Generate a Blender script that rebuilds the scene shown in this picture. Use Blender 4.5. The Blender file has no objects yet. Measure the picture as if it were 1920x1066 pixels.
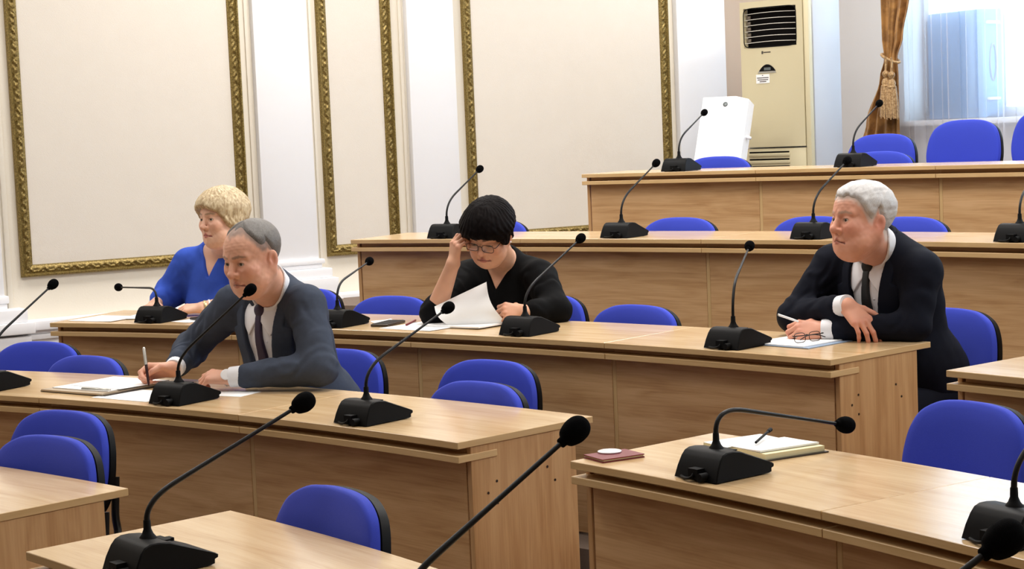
import bpy, bmesh, math, random
import numpy as np
from mathutils import Vector, Matrix
random.seed(7)
SC = bpy.context.scene
COL = SC.collection

# ------------------------------------------------------------------ camera
CAM_Z = 1.62
cam_d = bpy.data.cameras.new('camera'); cam = bpy.data.objects.new('camera', cam_d); COL.objects.link(cam)
cam_d.sensor_width = 36.0
cam_d.lens = 3329.0 / 1920.0 * 36.0
cam_d.clip_start = 0.05; cam_d.clip_end = 200
cam.location = (0, 0, CAM_Z)
cam.matrix_world = Matrix.Translation((0, 0, CAM_Z)) @ Matrix.Rotation(math.pi / 2 - 0.084, 4, 'X') @ Matrix.Rotation(-0.042, 4, 'Z')
SC.camera = cam

# ------------------------------------------------------------------ world, lights, exposure
SC.view_settings.view_transform = 'Standard'; SC.view_settings.look = 'None'
SC.view_settings.gamma = 1.0; SC.view_settings.use_curve_mapping = False
SC.view_settings.exposure = 0.0
world = bpy.data.worlds.new('world'); SC.world = world; world.use_nodes = True
wb = world.node_tree.nodes['Background']
wb.inputs[0].default_value = (0.68, 0.86, 1.0, 1); wb.inputs[1].default_value = 6.0
LAMP_POWER = 62.0
CEIL_Z = 4.3

def area_lamp(loc, sx, sy, power, color, rotz=0):
    d = bpy.data.lights.new('ceiling_lamp', 'AREA'); d.shape = 'RECTANGLE'; d.size = sx; d.size_y = sy
    d.energy = power; d.color = color
    o = bpy.data.objects.new('ceiling_lamp', d); COL.objects.link(o); o.location = loc; o.rotation_euler = (0, 0, rotz)
    return o

# room frame: left wall runs along D1 through P0, back wall along D2 from the corner
A30 = math.radians(30)
D1 = Vector((math.cos(A30), math.sin(A30), 0)); N1 = Vector((math.sin(A30), -math.cos(A30), 0))
P0 = Vector((0.56, 12.4, 0))
S_CORNER = 2.30
CORNER = P0 + D1 * S_CORNER
D2 = N1.copy(); N2 = -D1                      # back wall direction and its room-side normal
LAMPS = ((1.2, 1.3, 1.0, 0.6, 0.2), (1.25, 1.6, 0.8, 0.4, 0.1), (0.9, 0.75, 0.35, 0.15, 0.05), (0.35, 0.3, 0.15, 0.05, 0.05))
for i in range(4):
    for j in range(5):
        c = CORNER - D1 * (1.6 + 3.2 * i) + D2 * (1.4 + 3.2 * j)
        area_lamp((c.x, c.y, CEIL_Z - 0.06), 1.3, 0.9, LAMP_POWER * LAMPS[i][j], (1.0, 0.972, 0.935), A30)

# ------------------------------------------------------------------ seating rings
CX, CY = -6.317, -0.61
RING = {'A': 6.93, 'B': 8.331, 'C': 9.727, 'D': 11.236, 'E': 12.65}
TOPZ = {'A': 0.72, 'B': 0.751, 'C': 0.844, 'D': 1.113, 'E': 1.38}
FLOORZ = {'A': 0.0, 'B': 0.0, 'C': 0.094, 'D': 0.363, 'E': 0.63, 'F': 0.72}
DEPTH = 0.55
def ring_xy(R, phi):
    a = math.radians(phi); return CX + R * math.cos(a), CY + R * math.sin(a)

# ------------------------------------------------------------------ helpers
def lin(r, g, b):
    f = lambda c: (c / 255 / 12.92) if c / 255 <= 0.04045 else ((c / 255 + 0.055) / 1.055) ** 2.4
    return (f(r), f(g), f(b), 1.0)
def tag(o, label=None, cat=None, group=None, kind=None):
    if label: o['label'] = label
    if cat: o['category'] = cat
    if group: o['group'] = group
    if kind: o['kind'] = kind
    return o
def empty(name, loc=(0, 0, 0), rz=0.0, label=None, cat=None, group=None, kind=None):
    o = bpy.data.objects.new(name, None); COL.objects.link(o); o.location = loc; o.rotation_euler = (0, 0, rz)
    o.empty_display_size = 0.05
    return tag(o, label, cat, group, kind)
def mesh_obj(name, verts, faces, mat, parent=None, smooth=False, uvs=None, loc=None):
    me = bpy.data.meshes.new(name)
    me.from_pydata([tuple(v) for v in verts], [], [tuple(f) for f in faces]); me.update()
    if uvs is not None:
        l = me.uv_layers.new(name='UVMap')
        k = 0
        for f in uvs:
            for uv in f:
                l.data[k].uv = uv; k += 1
    return link_mesh(name, me, mat, parent, smooth, loc)
def link_mesh(name, me, mat, parent=None, smooth=False, loc=None):
    o = bpy.data.objects.new(name, me); COL.objects.link(o)
    if mat is not None and not me.materials: me.materials.append(mat)
    if smooth: me.shade_smooth()
    if parent is not None: o.parent = parent
    if loc is not None: o.location = loc
    return o
def bm_obj(name, bm, mat, parent=None, smooth=False, loc=None, rot=None, auto=None):
    me = bpy.data.meshes.new(name); bm.to_mesh(me); bm.free()
    if auto is not None:
        me.shade_smooth(); me.set_sharp_from_angle(angle=math.radians(auto))
    o = link_mesh(name, me, mat, parent, smooth, loc)
    if rot is not None: o.rotation_euler = rot
    return o
def bm_box(bm, c, s, bevel=0.0, seg=2, mat=None):
    m = Matrix.Translation(c) @ Matrix.Diagonal((s[0], s[1], s[2], 1))
    if mat is not None: m = mat @ m
    b2 = bmesh.new(); bmesh.ops.create_cube(b2, size=1.0, matrix=m)
    if bevel > 0: bmesh.ops.bevel(b2, geom=b2.edges[:], offset=bevel, segments=seg, affect='EDGES', profile=0.5)
    me = bpy.data.meshes.new('t'); b2.to_mesh(me); b2.free(); bm.from_mesh(me); bpy.data.meshes.remove(me)
def box_obj(name, c, s, mat, parent=None, bevel=0.003, rot=None, loc=None):
    bm = bmesh.new(); bm_box(bm, c, s, bevel)
    return bm_obj(name, bm, mat, parent, loc=loc, rot=rot, auto=40)
def tube_mesh(pts, radii, seg=10, cap=True):
    pts = [Vector(p) for p in pts]; n = len(pts)
    if not hasattr(radii, '__len__'): radii = [radii] * n
    vs, fs = [], []
    t0 = (pts[1] - pts[0]).normalized()
    up = Vector((0, 0, 1)) if abs(t0.z) < 0.9 else Vector((1, 0, 0))
    nrm = (up - t0 * up.dot(t0)).normalized()
    for i in range(n):
        t = (pts[min(i + 1, n - 1)] - pts[max(i - 1, 0)]).normalized()
        nrm = (nrm - t * nrm.dot(t)).normalized(); b = t.cross(nrm)
        for k in range(seg):
            a = 2 * math.pi * k / seg
            vs.append(pts[i] + (nrm * math.cos(a) + b * math.sin(a)) * radii[i])
    for i in range(n - 1):
        for k in range(seg):
            k2 = (k + 1) % seg
            fs.append((i * seg + k, i * seg + k2, (i + 1) * seg + k2, (i + 1) * seg + k))
    if cap:
        fs.append(tuple(reversed(range(seg)))); fs.append(tuple(range((n - 1) * seg, n * seg)))
    return vs, fs
def tube_obj(name, pts, radii, mat, parent=None, seg=10):
    v, f = tube_mesh(pts, radii, seg); o = mesh_obj(name, v, f, mat, parent)
    o.data.shade_smooth(); o.data.set_sharp_from_angle(angle=math.radians(60)); return o
def catmull(pts, per=8, closed=False):
    P = [Vector(p) for p in pts]; n = len(P); out = []
    rng = range(n) if closed else range(n - 1)
    for i in rng:
        if closed: a, b, c, d = P[(i - 1) % n], P[i], P[(i + 1) % n], P[(i + 2) % n]
        else: a, b, c, d = P[max(i - 1, 0)], P[i], P[i + 1], P[min(i + 2, n - 1)]
        for k in range(per):
            t = k / per
            out.append(0.5 * ((2 * b) + (c - a) * t + (2 * a - 5 * b + 4 * c - d) * t * t + (3 * b - a - 3 * c + d) * t ** 3))
    if not closed: out.append(P[-1])
    return out
def lathe_mesh(profile, seg=24):
    vs, fs = [], []
    for r, z in profile:
        for k in range(seg):
            a = 2 * math.pi * k / seg; vs.append((r * math.cos(a), r * math.sin(a), z))
    for i in range(len(profile) - 1):
        for k in range(seg):
            k2 = (k + 1) % seg; fs.append((i * seg + k, i * seg + k2, (i + 1) * seg + k2, (i + 1) * seg + k))
    fs.append(tuple(reversed(range(seg)))); fs.append(tuple(range((len(profile) - 1) * seg, len(profile) * seg)))
    return vs, fs

# ------------------------------------------------------------------ materials
def new_mat(name):
    m = bpy.data.materials.new(name); m.use_nodes = True
    nt = m.node_tree; return m, nt, nt.nodes['Principled BSDF']
def nd(nt, t, **kw):
    n = nt.nodes.new(t)
    for k, v in kw.items(): setattr(n, k, v)
    return n
def simple(name, col, rough=0.5, metal=0.0, spec=0.5, noise=0.0, nscale=40.0, bump=0.0, bscale=200.0, sheen=0.0):
    m, nt, b = new_mat(name)
    b.inputs['Base Color'].default_value = col; b.inputs['Roughness'].default_value = rough
    b.inputs['Metallic'].default_value = metal; b.inputs['Specular IOR Level'].default_value = spec
    if sheen: b.inputs['Sheen Weight'].default_value = sheen; b.inputs['Sheen Roughness'].default_value = 0.4
    tc = nd(nt, 'ShaderNodeTexCoord')
    if noise > 0:
        n = nd(nt, 'ShaderNodeTexNoise'); n.inputs['Scale'].default_value = nscale; n.inputs['Detail'].default_value = 4
        nt.links.new(tc.outputs['Object'], n.inputs['Vector'])
        mx = nd(nt, 'ShaderNodeMix', data_type='RGBA')
        mx.inputs[6].default_value = tuple(max(0, c * (1 - noise)) for c in col[:3]) + (1,)
        mx.inputs[7].default_value = tuple(min(1, c * (1 + noise)) for c in col[:3]) + (1,)
        nt.links.new(n.outputs['Fac'], mx.inputs[0]); nt.links.new(mx.outputs[2], b.inputs['Base Color'])
    if bump > 0:
        n2 = nd(nt, 'ShaderNodeTexNoise'); n2.inputs['Scale'].default_value = bscale; n2.inputs['Detail'].default_value = 3
        nt.links.new(tc.outputs['Object'], n2.inputs['Vector'])
        bp = nd(nt, 'ShaderNodeBump'); bp.inputs['Strength'].default_value = bump; bp.inputs['Distance'].default_value = 0.002
        nt.links.new(n2.outputs['Fac'], bp.inputs['Height']); nt.links.new(bp.outputs['Normal'], b.inputs['Normal'])
    return m
def wood(name, dark, mid, light, rough=0.3, spec=0.5, gscale=1.0):
    m, nt, b = new_mat(name)
    uv = nd(nt, 'ShaderNodeUVMap'); uv.uv_map = 'UVMap'
    oi = nd(nt, 'ShaderNodeObjectInfo')
    add = nd(nt, 'ShaderNodeVectorMath', operation='ADD')
    mul = nd(nt, 'ShaderNodeVectorMath', operation='SCALE'); mul.inputs[3].default_value = 7.3
    cmb = nd(nt, 'ShaderNodeCombineXYZ')
    for k in range(2): nt.links.new(oi.outputs['Random'], cmb.inputs[k])
    nt.links.new(cmb.outputs[0], mul.inputs[0]); nt.links.new(uv.outputs[0], add.inputs[0]); nt.links.new(mul.outputs[0], add.inputs[1])
    mp = nd(nt, 'ShaderNodeMapping'); mp.inputs['Scale'].default_value = (1.3 * gscale, 11.0 * gscale, 1)
    nt.links.new(add.outputs[0], mp.inputs['Vector'])
    n1 = nd(nt, 'ShaderNodeTexNoise'); n1.inputs['Scale'].default_value = 1.6; n1.inputs['Detail'].default_value = 5; n1.inputs['Distortion'].default_value = 1.1
    nt.links.new(mp.outputs[0], n1.inputs['Vector'])
    mp2 = nd(nt, 'ShaderNodeMapping'); mp2.inputs['Scale'].default_value = (5 * gscale, 160 * gscale, 1)
    nt.links.new(add.outputs[0], mp2.inputs['Vector'])
    n2 = nd(nt, 'ShaderNodeTexNoise'); n2.inputs['Scale'].default_value = 1.0; n2.inputs['Detail'].default_value = 3
    nt.links.new(mp2.outputs[0], n2.inputs['Vector'])
    mxf = nd(nt, 'ShaderNodeMath', operation='MULTIPLY_ADD'); mxf.inputs[1].default_value = 0.35
    nt.links.new(n2.outputs['Fac'], mxf.inputs[0])
    sc = nd(nt, 'ShaderNodeMath', operation='MULTIPLY'); sc.inputs[1].default_value = 0.72
    nt.links.new(n1.outputs['Fac'], sc.inputs[0]); nt.links.new(sc.outputs[0], mxf.inputs[2])
    cr = nd(nt, 'ShaderNodeValToRGB'); e = cr.color_ramp.elements
    e[0].position = 0.34; e[0].color = dark; e[1].position = 0.68; e[1].color = light
    k = e.new(0.5); k.color = mid
    nt.links.new(mxf.outputs[0], cr.inputs[0]); nt.links.new(cr.outputs[0], b.inputs['Base Color'])
    b.inputs['Roughness'].default_value = rough; b.inputs['Specular IOR Level'].default_value = spec
    return m
M = {}
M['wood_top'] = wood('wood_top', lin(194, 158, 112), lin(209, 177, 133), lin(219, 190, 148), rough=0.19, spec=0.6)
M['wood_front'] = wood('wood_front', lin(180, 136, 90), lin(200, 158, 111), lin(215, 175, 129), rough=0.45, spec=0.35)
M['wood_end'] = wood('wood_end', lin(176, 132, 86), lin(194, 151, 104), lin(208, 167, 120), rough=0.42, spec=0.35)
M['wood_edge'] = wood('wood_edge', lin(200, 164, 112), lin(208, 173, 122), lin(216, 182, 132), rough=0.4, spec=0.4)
M['screw'] = simple('screw_cap', lin(40, 26, 18), 0.4)
M['wall'] = simple('wall_paint', lin(230, 222, 206), 0.8, noise=0.02, nscale=6, bump=0.25, bscale=90)
M['wallpaper'] = simple('wallpaper', lin(220, 212, 200), 0.85, noise=0.025, nscale=8, bump=0.5, bscale=260)
M['tan'] = simple('shaded_wall_tan', lin(190, 171, 153), 0.8, noise=0.03, nscale=5)  # shade of pilaster and air conditioner put into the wall colour
M['white'] = simple('white_plaster', lin(236, 236, 238), 0.6, noise=0.01, nscale=10)
M['back_wall'] = simple('back_wall_paint', lin(212, 213, 215), 0.8, noise=0.02, nscale=6)
M['ceiling'] = simple('ceiling_paint', lin(244, 242, 238), 0.9)
M['floor'] = simple('carpet', lin(120, 104, 92), 0.95, noise=0.12, nscale=120, bump=0.4, bscale=400)
M['blue'] = simple('blue_fabric', lin(57, 72, 188), 0.9, noise=0.05, nscale=300, bump=0.3, bscale=900, spec=0.2, sheen=0.15)
M['plastic'] = simple('black_plastic', lin(9, 9, 10), 0.5, spec=0.12)
M['plastic_d'] = simple('black_soft_plastic', lin(6, 6, 7), 0.6, spec=0.15)
M['foam'] = simple('black_foam', lin(5, 5, 6), 0.95, spec=0.05, bump=0.8, bscale=1200)
M['metal_k'] = simple('black_metal', lin(12, 11, 12), 0.4, metal=0.1, spec=0.3)
M['paper'] = simple('white_paper', lin(243, 243, 242), 0.7, noise=0.01, nscale=30)
# ================================================================== ROOM SHELL
def wall_pt(s, n, z): return P0 + D1 * s + N1 * n + Vector((0, 0, z))
def back_pt(t, n, z): return CORNER + D2 * t + N2 * n + Vector((0, 0, z))
def frame_matrix(origin, ex, ey):
    ez = Vector((0, 0, 1))
    m = Matrix.Identity(4)
    for i, v in enumerate((ex, ey, ez)):
        m[0][i], m[1][i], m[2][i] = v.x, v.y, v.z
    m.translation = origin
    return m
WALL_M = frame_matrix(P0, D1, N1)          # note: left-handed pair is avoided by building with N1 as -y
# local wall coordinates: x along the wall, y = into the room (negative side of the cross product), z up
def wall_box(bm, s0, s1, n0, n1, z0, z1, bevel=0.0, back=False):
    f = back_pt if back else wall_pt
    b2 = bmesh.new()
    vs = [b2.verts.new(f(s, n, z)) for z in (z0, z1) for n in (n0, n1) for s in (s0, s1)]
    for q in ((0, 1, 3, 2), (4, 6, 7, 5), (0, 4, 5, 1), (1, 5, 7, 3), (3, 7, 6, 2), (2, 6, 4, 0)):
        b2.faces.new([vs[i] for i in q])
    bmesh.ops.recalc_face_normals(b2, faces=b2.faces[:])
    if bevel: bmesh.ops.bevel(b2, geom=b2.edges[:], offset=bevel, segments=2, affect='EDGES', profile=0.5)
    me = bpy.data.meshes.new('t'); b2.to_mesh(me); b2.free(); bm.from_mesh(me); bpy.data.meshes.remove(me)
def wall_obj(name, boxes, mat, parent=None, bevel=0.0, back=False):
    bm = bmesh.new()
    for b in boxes: wall_box(bm, *b, bevel=bevel, back=back)
    return bm_obj(name, bm, mat, parent, auto=35 if bevel else None)

L_LEFT, L_BACK = 14.0, 16.5
tag(wall_obj('wall_left', [(-(L_LEFT - S_CORNER), 1.19, -0.25, 0.0, 0, CEIL_Z)], M['wall']), kind='structure')
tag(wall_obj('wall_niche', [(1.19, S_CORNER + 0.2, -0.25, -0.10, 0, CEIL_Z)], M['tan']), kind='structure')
# back wall with window openings (t0, t1): first in view, unseen others added for daylight
SILL, HEAD = 1.60, 3.35
WIN = [(0.70, 2.95), (5.2, 7.6), (9.6, 12.0)]
bx = []; t = -0.2
for a, b in WIN:
    bx.append((t, a, -0.35, 0.0, 0, CEIL_Z)); bx.append((a, b, -0.35, 0.0, 0, SILL)); bx.append((a, b, -0.35, 0.0, HEAD, CEIL_Z)); t = b
bx.append((t, L_BACK, -0.35, 0.0, 0, CEIL_Z))
tag(wall_obj('wall_back', bx, M['back_wall'], back=True), kind='structure')
# the two walls behind the camera
bm = bmesh.new()
wall_box(bm, -(L_LEFT - S_CORNER) - 0.2, -(L_LEFT - S_CORNER), -0.2, L_BACK + 0.2, 0, CEIL_Z)
M['dim_wall'] = simple('beige_wall_paint', lin(168, 152, 134), 0.8)
tag(bm_obj('wall_front', bm, M['dim_wall']), kind='structure')
bm = bmesh.new(); wall_box(bm, -(L_LEFT - S_CORNER), S_CORNER, L_BACK, L_BACK + 0.2, 0, CEIL_Z)
tag(bm_obj('wall_right', bm, M['dim_wall']), kind='structure')
bm = bmesh.new(); wall_box(bm, -(L_LEFT - S_CORNER) - 0.2, S_CORNER + 0.4, -0.25, L_BACK + 0.2, CEIL_Z, CEIL_Z + 0.1)
tag(bm_obj('ceiling', bm, M['ceiling']), kind='structure')
bm = bmesh.new(); wall_box(bm, -(L_LEFT - S_CORNER) - 0.2, S_CORNER + 0.4, -0.25, L_BACK + 0.2, -0.1, 0.0)
tag(bm_obj('floor', bm, M['floor']), kind='structure')
# raised tiers, cut to the room: each tier is a thick slab bounded by its ring on the podium side
def tier(name, R0, z0, z1):
    ph = [math.radians(a) for a in np.linspace(-8, 74, 60)]
    def hit(a):
        d = Vector((math.cos(a), math.sin(a), 0)); o = Vector((CX, CY, 0))
        best = 30.0
        for Q, N in ((P0, N1), (CORNER, N2), (CORNER + D2 * L_BACK, -D2)):
            den = d.dot(N)
            if den < -1e-6:
                k = (Q - o).dot(N) / den
                if k > 0: best = min(best, k)
        return best
    inner, outer = [], []
    for a in ph:
        h = hit(a)
        if h <= R0 + 0.02: continue
        d = Vector((math.cos(a), math.sin(a), 0)); o = Vector((CX, CY, 0))
        inner.append(o + d * R0); outer.append(o + d * h)
    n = len(inner); vs = []
    for z in (z0, z1):
        vs += [p + Vector((0, 0, z)) for p in inner] + [p + Vector((0, 0, z)) for p in outer]
    fs = []
    for i in range(n - 1):
        fs.append((2 * n + i, 2 * n + i + 1, 3 * n + i + 1, 3 * n + i))
        fs.append((i, i + 1, 2 * n + i + 1, 2 * n + i))
        fs.append((n + i, 3 * n + i, 3 * n + i + 1, n + i + 1))
        fs.append((i, n + i, n + i + 1, i + 1))
    fs.append((0, 2 * n, 3 * n, n)); fs.append((n - 1, 2 * n - 1, 4 * n - 1, 3 * n - 1))
    o = mesh_obj(name, vs, fs, M['floor']); return tag(o, kind='structure')
tier('floor_tier', RING['C'] - 0.12, 0.0, FLOORZ['C'])
tier('floor_tier', RING['D'] - 0.12, FLOORZ['C'], FLOORZ['D'])
tier('floor_tier', RING['E'] - 0.12, FLOORZ['D'], FLOORZ['E'])
tier('floor_tier', 13.98, FLOORZ['E'], FLOORZ['F'])

# ---------------------------------------------------------------- plinth, pilasters along the left wall
tag(wall_obj('baseboard_left', [(-8.2, 1.19, 0.0, 0.10, 0.0, 0.545), (-8.2, 1.19, 0.0, 0.125, 0.545, 0.575),
                                (-8.2, 1.19, 0.0, 0.11, 0.575, 0.60), (-8.2, 1.19, 0.0, 0.15, 0.60, 0.655)], M['white'], bevel=0.006), kind='structure')
def pilaster(i, s0, s1, low=False):
    r = empty('trim_%d' % i, wall_pt((s0 + s1) / 2, 0.03, 0.66), kind='structure')
    def part(name, boxes, bev):
        o = wall_obj(name, boxes, M['white'], None, bevel=bev); o.parent = r; o.matrix_parent_inverse = Matrix.Translation(-r.location); return o
    part('shaft', [(s0, s1, 0.0, 0.055, 0.655, CEIL_Z)], 0.004)
    if low:
        part('base_moulding', [(s0 - 0.02, s1 + 0.02, 0.0, 0.08, 0.765, 0.81), (s0 - 0.01, s1 + 0.01, 0.0, 0.07, 0.73, 0.766)], 0.008)
        part('base_plinth', [(s0 - 0.13, s1 + 0.13, 0.0, 0.20, 0.59, 0.656), (s0 - 0.10, s1 + 0.10, 0.0, 0.165, 0.656, 0.732), (s0 - 0.11, s1 + 0.11, 0.0, 0.175, 0.50, 0.575)], 0.006)
    else:
        part('base_moulding', [(s0 - 0.03, s1 + 0.03, 0.0, 0.085, 0.855, 0.885), (s0 - 0.015, s1 + 0.015, 0.0, 0.07, 0.825, 0.856)], 0.008)
        part('base_block', [(s0 - 0.06, s1 + 0.06, 0.0, 0.125, 0.765, 0.826)], 0.008)
        part('base_plinth', [(s0 - 0.085, s1 + 0.085, 0.0, 0.16, 0.655, 0.766), (s0 - 0.10, s1 + 0.10, 0.0, 0.185, 0.56, 0.658)], 0.006)
    return r
for i, (a, b) in enumerate([(-4.47, -4.09), (-2.455, -2.09), (-1.385, -1.04), (0.765, 1.19)]): pilaster(i + 1, a, b, i == 0)
# shallow raised strips between the pilasters and the gilded frames
for i, (a, b) in enumerate([(-4.06, -4.03), (-2.495, -2.47), (-2.06, -2.04), (-1.425, -1.40)]):
    tag(wall_obj('trim_%d' % (i + 5), [(a, b, 0.0, 0.012, 0.66, CEIL_Z)], M['wall'], bevel=0.004), kind='structure')

# ---------------------------------------------------------------- gilded frames with carved relief
def gold_mat():
    m, nt, b = new_mat('gilded_carving')
    tc = nd(nt, 'ShaderNodeTexCoord'); n = nd(nt, 'ShaderNodeTexNoise'); n.inputs['Scale'].default_value = 130; n.inputs['Detail'].default_value = 4
    nt.links.new(tc.outputs['Object'], n.inputs['Vector'])
    cr = nd(nt, 'ShaderNodeValToRGB'); e = cr.color_ramp.elements
    e[0].position = 0.35; e[0].color = lin(98, 80, 36); e[1].position = 0.68; e[1].color = lin(160, 138, 80)
    nt.links.new(n.outputs['Fac'], cr.inputs[0]); nt.links.new(cr.outputs[0], b.inputs['Base Color'])
    b.inputs['Metallic'].default_value = 0.55; b.inputs['Roughness'].default_value = 0.42
    return m
M['gold'] = gold_mat()
FW = 0.072
PROF = [(0.0, 0.0), (0.001, 0.022), (0.006, 0.032), (0.013, 0.033), (0.018, 0.026), (0.022, 0.018), (0.027, 0.022), (0.033, 0.027), (0.039, 0.029),
        (0.045, 0.0295), (0.051, 0.028), (0.056, 0.024), (0.060, 0.017), (0.064, 0.015), (0.069, 0.014), (0.072, 0.008), (0.072, 0.0)]
def relief(a, l):
    k = (a - 0.022) / 0.038
    if k <= 0 or k >= 1: return 0.0
    env = math.sin(math.pi * k)
    ph = 2 * math.pi * l / 0.092
    stem = math.exp(-((k - 0.5 - 0.28 * math.sin(ph)) / 0.13) ** 2)
    leaf = max(0, math.sin(3 * ph + 7 * (k - 0.5))) * max(0, math.sin(math.pi * (k * 2 % 1)))
    curl = math.exp(-(((k - 0.5 + 0.25 * math.sin(ph)) / 0.16) ** 2 + ((math.sin(ph / 2)) / 0.35) ** 2))
    return env * (0.009 * stem + 0.007 * leaf + 0.009 * curl - 0.011)
def rail(name, parent, horiz, outer, a0, a1, sgn):
    """horiz: runs along the wall at height `outer`, else upright at s = outer; sgn points from the outer edge inwards"""
    L = a1 - a0; n = max(2, int(L / 0.0065)); nc = len(PROF)
    vs, fs = [], []
    for i in range(n + 1):
        for (a, h) in PROF:
            lo, hi = a0 + a, a1 - a                      # mitred ends
            l = lo + (hi - lo) * i / n
            p = (l, outer + sgn * a) if horiz else (outer + sgn * a, l)
            vs.append(wall_pt(p[0], 0.0 + max(0.0, h + relief(a, l)), p[1]) - parent.location)
    for i in range(n):
        for j in range(nc - 1):
            q = (i * nc + j, (i + 1) * nc + j, (i + 1) * nc + j + 1, i * nc + j + 1)
            fs.append(q if (sgn > 0) == (not horiz) else tuple(reversed(q)))
    o = mesh_obj(name, vs, fs, M['gold'], parent); o.data.shade_smooth(); o.data.set_sharp_from_angle(angle=math.radians(50)); return o
def gilded_frame(s0, s1, z0, z1, label):
    r = empty('gilded_wall_frame', wall_pt((s0 + s1) / 2, 0.0, z0), 0, label, 'wall frame', 'gilded frames on the cream wall')
    rail('rail', r, False, s0, z0, z1, 1); rail('rail', r, False, s1, z0, z1, -1)
    rail('rail', r, True, z0, s0, s1, 1)
    if z1 < CEIL_Z: rail('rail', r, True, z1, s0, s1, -1)
    bm = bmesh.new(); wall_box(bm, s0 + 0.05, s1 - 0.05, 0.0005, 0.006, z0 + 0.05, z1 - 0.05)
    o = bm_obj('wallpaper_panel', bm, M['wallpaper'], r); o.matrix_parent_inverse = Matrix.Translation(-r.location)
    return r
gilded_frame(-3.975, -2.535, 0.905, 3.75, 'wide gilded carved frame on the wall behind the woman in blue')
gilded_frame(-2.01, -1.485, 0.89, 3.75, 'narrow gilded carved frame between two white pilasters')
gilded_frame(-0.955, 0.715, 0.90, 3.75, 'wide gilded carved frame behind the woman in black, next to the tan niche')

# ---------------------------------------------------------------- window in the back wall
M['pane'] = None
def glass_mat():
    m, nt, b = new_mat('window_glass')
    out = nt.nodes['Material Output']; nt.nodes.remove(b)
    g = nd(nt, 'ShaderNodeBsdfGlossy'); g.inputs['Roughness'].default_value = 0.02
    tr = nd(nt, 'ShaderNodeBsdfTransparent'); tr.inputs[0].default_value = (0.93, 0.97, 1, 1)
    mx = nd(nt, 'ShaderNodeMixShader'); mx.inputs[0].default_value = 0.06
    nt.links.new(tr.outputs[0], mx.inputs[1]); nt.links.new(g.outputs[0], mx.inputs[2]); nt.links.new(mx.outputs[0], out.inputs[0])
    return m
M['pane'] = glass_mat()
M['sill'] = simple('white_sill', lin(235, 236, 238), 0.35)
def window(i, t0, t1):
    w = empty('window_%d' % i, back_pt((t0 + t1) / 2, -0.2, SILL), kind='structure')
    def part(name, boxes, mat, bev=0.004):
        o = wall_obj(name, boxes, mat, None, bevel=bev, back=True); o.parent = w; o.matrix_parent_inverse = Matrix.Translation(-w.location); return o
    part('window_frame', [(t0, t1, -0.26, -0.19, SILL, SILL + 0.07), (t0, t1, -0.26, -0.19, HEAD - 0.07, HEAD),
                          (t0, t0 + 0.07, -0.26, -0.19, SILL, HEAD), (t1 - 0.07, t1, -0.26, -0.19, SILL, HEAD)], M['sill'])
    n = 3; wd = (t1 - t0 - 0.14) / n
    for k in range(1, n): part('mullion', [(t0 + 0.07 + wd * k - 0.03, t0 + 0.07 + wd * k + 0.03, -0.25, -0.195, SILL + 0.07, HEAD - 0.07)], M['sill'])
    for k in range(n): part('pane', [(t0 + 0.07 + wd * k + 0.03, t0 + 0.07 + wd * (k + 1) - 0.03, -0.226, -0.222, SILL + 0.07, HEAD - 0.07)], M['pane'], 0)
    part('window_sill', [(t0 - 0.05, t1 + 0.05, -0.19, 0.07, SILL - 0.04, SILL)], M['sill'])
for i, (a, b) in enumerate(WIN): window(i + 1, a, b)
# ================================================================== DESKS
def polar_slab(name, R0, R1, p0, p1, z0, z1, mat, parent, grain='along', n=None, uvo=0.0):
    """curved board between two radii and two angles, UV in metres with u along the grain"""
    n = n or max(2, int(abs(p1 - p0) * 1.3))
    loc = parent.location
    vs, fs, uv = [], [], []
    for i in range(n + 1):
        p = p0 + (p1 - p0) * i / n
        for (R, z) in ((R0, z0), (R1, z0), (R1, z1), (R0, z1)):
            x, y = ring_xy(R, p); vs.append((x - loc.x, y - loc.y, z - loc.z))
    Rm = (R0 + R1) / 2
    par = ((0, R0), (R1 - R0, 0), (0, 0), (0, 0))
    cross = [0.0, R1 - R0, R1 - R0 + (z1 - z0), 2 * (R1 - R0) + (z1 - z0), 2 * (R1 - R0) + 2 * (z1 - z0)]
    for i in range(n):
        a, b = i * 4, (i + 1) * 4
        u0 = math.radians(p0 + (p1 - p0) * i / n) * Rm + uvo; u1 = math.radians(p0 + (p1 - p0) * (i + 1) / n) * Rm + uvo
        for k in range(4):
            k2 = (k + 1) % 4
            f = (a + k, a + k2, b + k2, b + k); c0, c1 = cross[k], cross[k + 1]
            q = [(u0, c0), (u0, c1), (u1, c1), (u1, c0)]
            if grain == 'up': q = [(y, x) for x, y in q]
            fs.append(f); uv.append(q)
    for (a, rev) in ((0, True), (n * 4, False)):
        f = [a, a + 1, a + 2, a + 3]; q = [(0, 0), (R1 - R0, 0), (R1 - R0, z1 - z0), (0, z1 - z0)]
        if grain == 'up': q = [(y + uvo, x) for x, y in q]
        if rev: f.reverse(); q.reverse()
        fs.append(tuple(f)); uv.append(q)
    me = bpy.data.meshes.new(name); me.from_pydata(vs, [], fs); me.update()
    l = me.uv_layers.new(name='UVMap'); k = 0
    for f in uv:
        for c in f: l.data[k].uv = c; k += 1
    bm = bmesh.new(); bm.from_mesh(me); bmesh.ops.recalc_face_normals(bm, faces=bm.faces[:])
    sharp = [e for e in bm.edges if len(e.link_faces) == 2 and e.calc_face_angle() > 0.6]
    if min(R1 - R0, z1 - z0) > 0.012: bmesh.ops.bevel(bm, geom=sharp, offset=0.0014, segments=1, affect='EDGES')
    bm.to_mesh(me); bm.free()
    me.shade_smooth(); me.set_sharp_from_angle(angle=math.radians(25))
    return link_mesh(name, me, mat, parent)
TB = 0.0205
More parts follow.
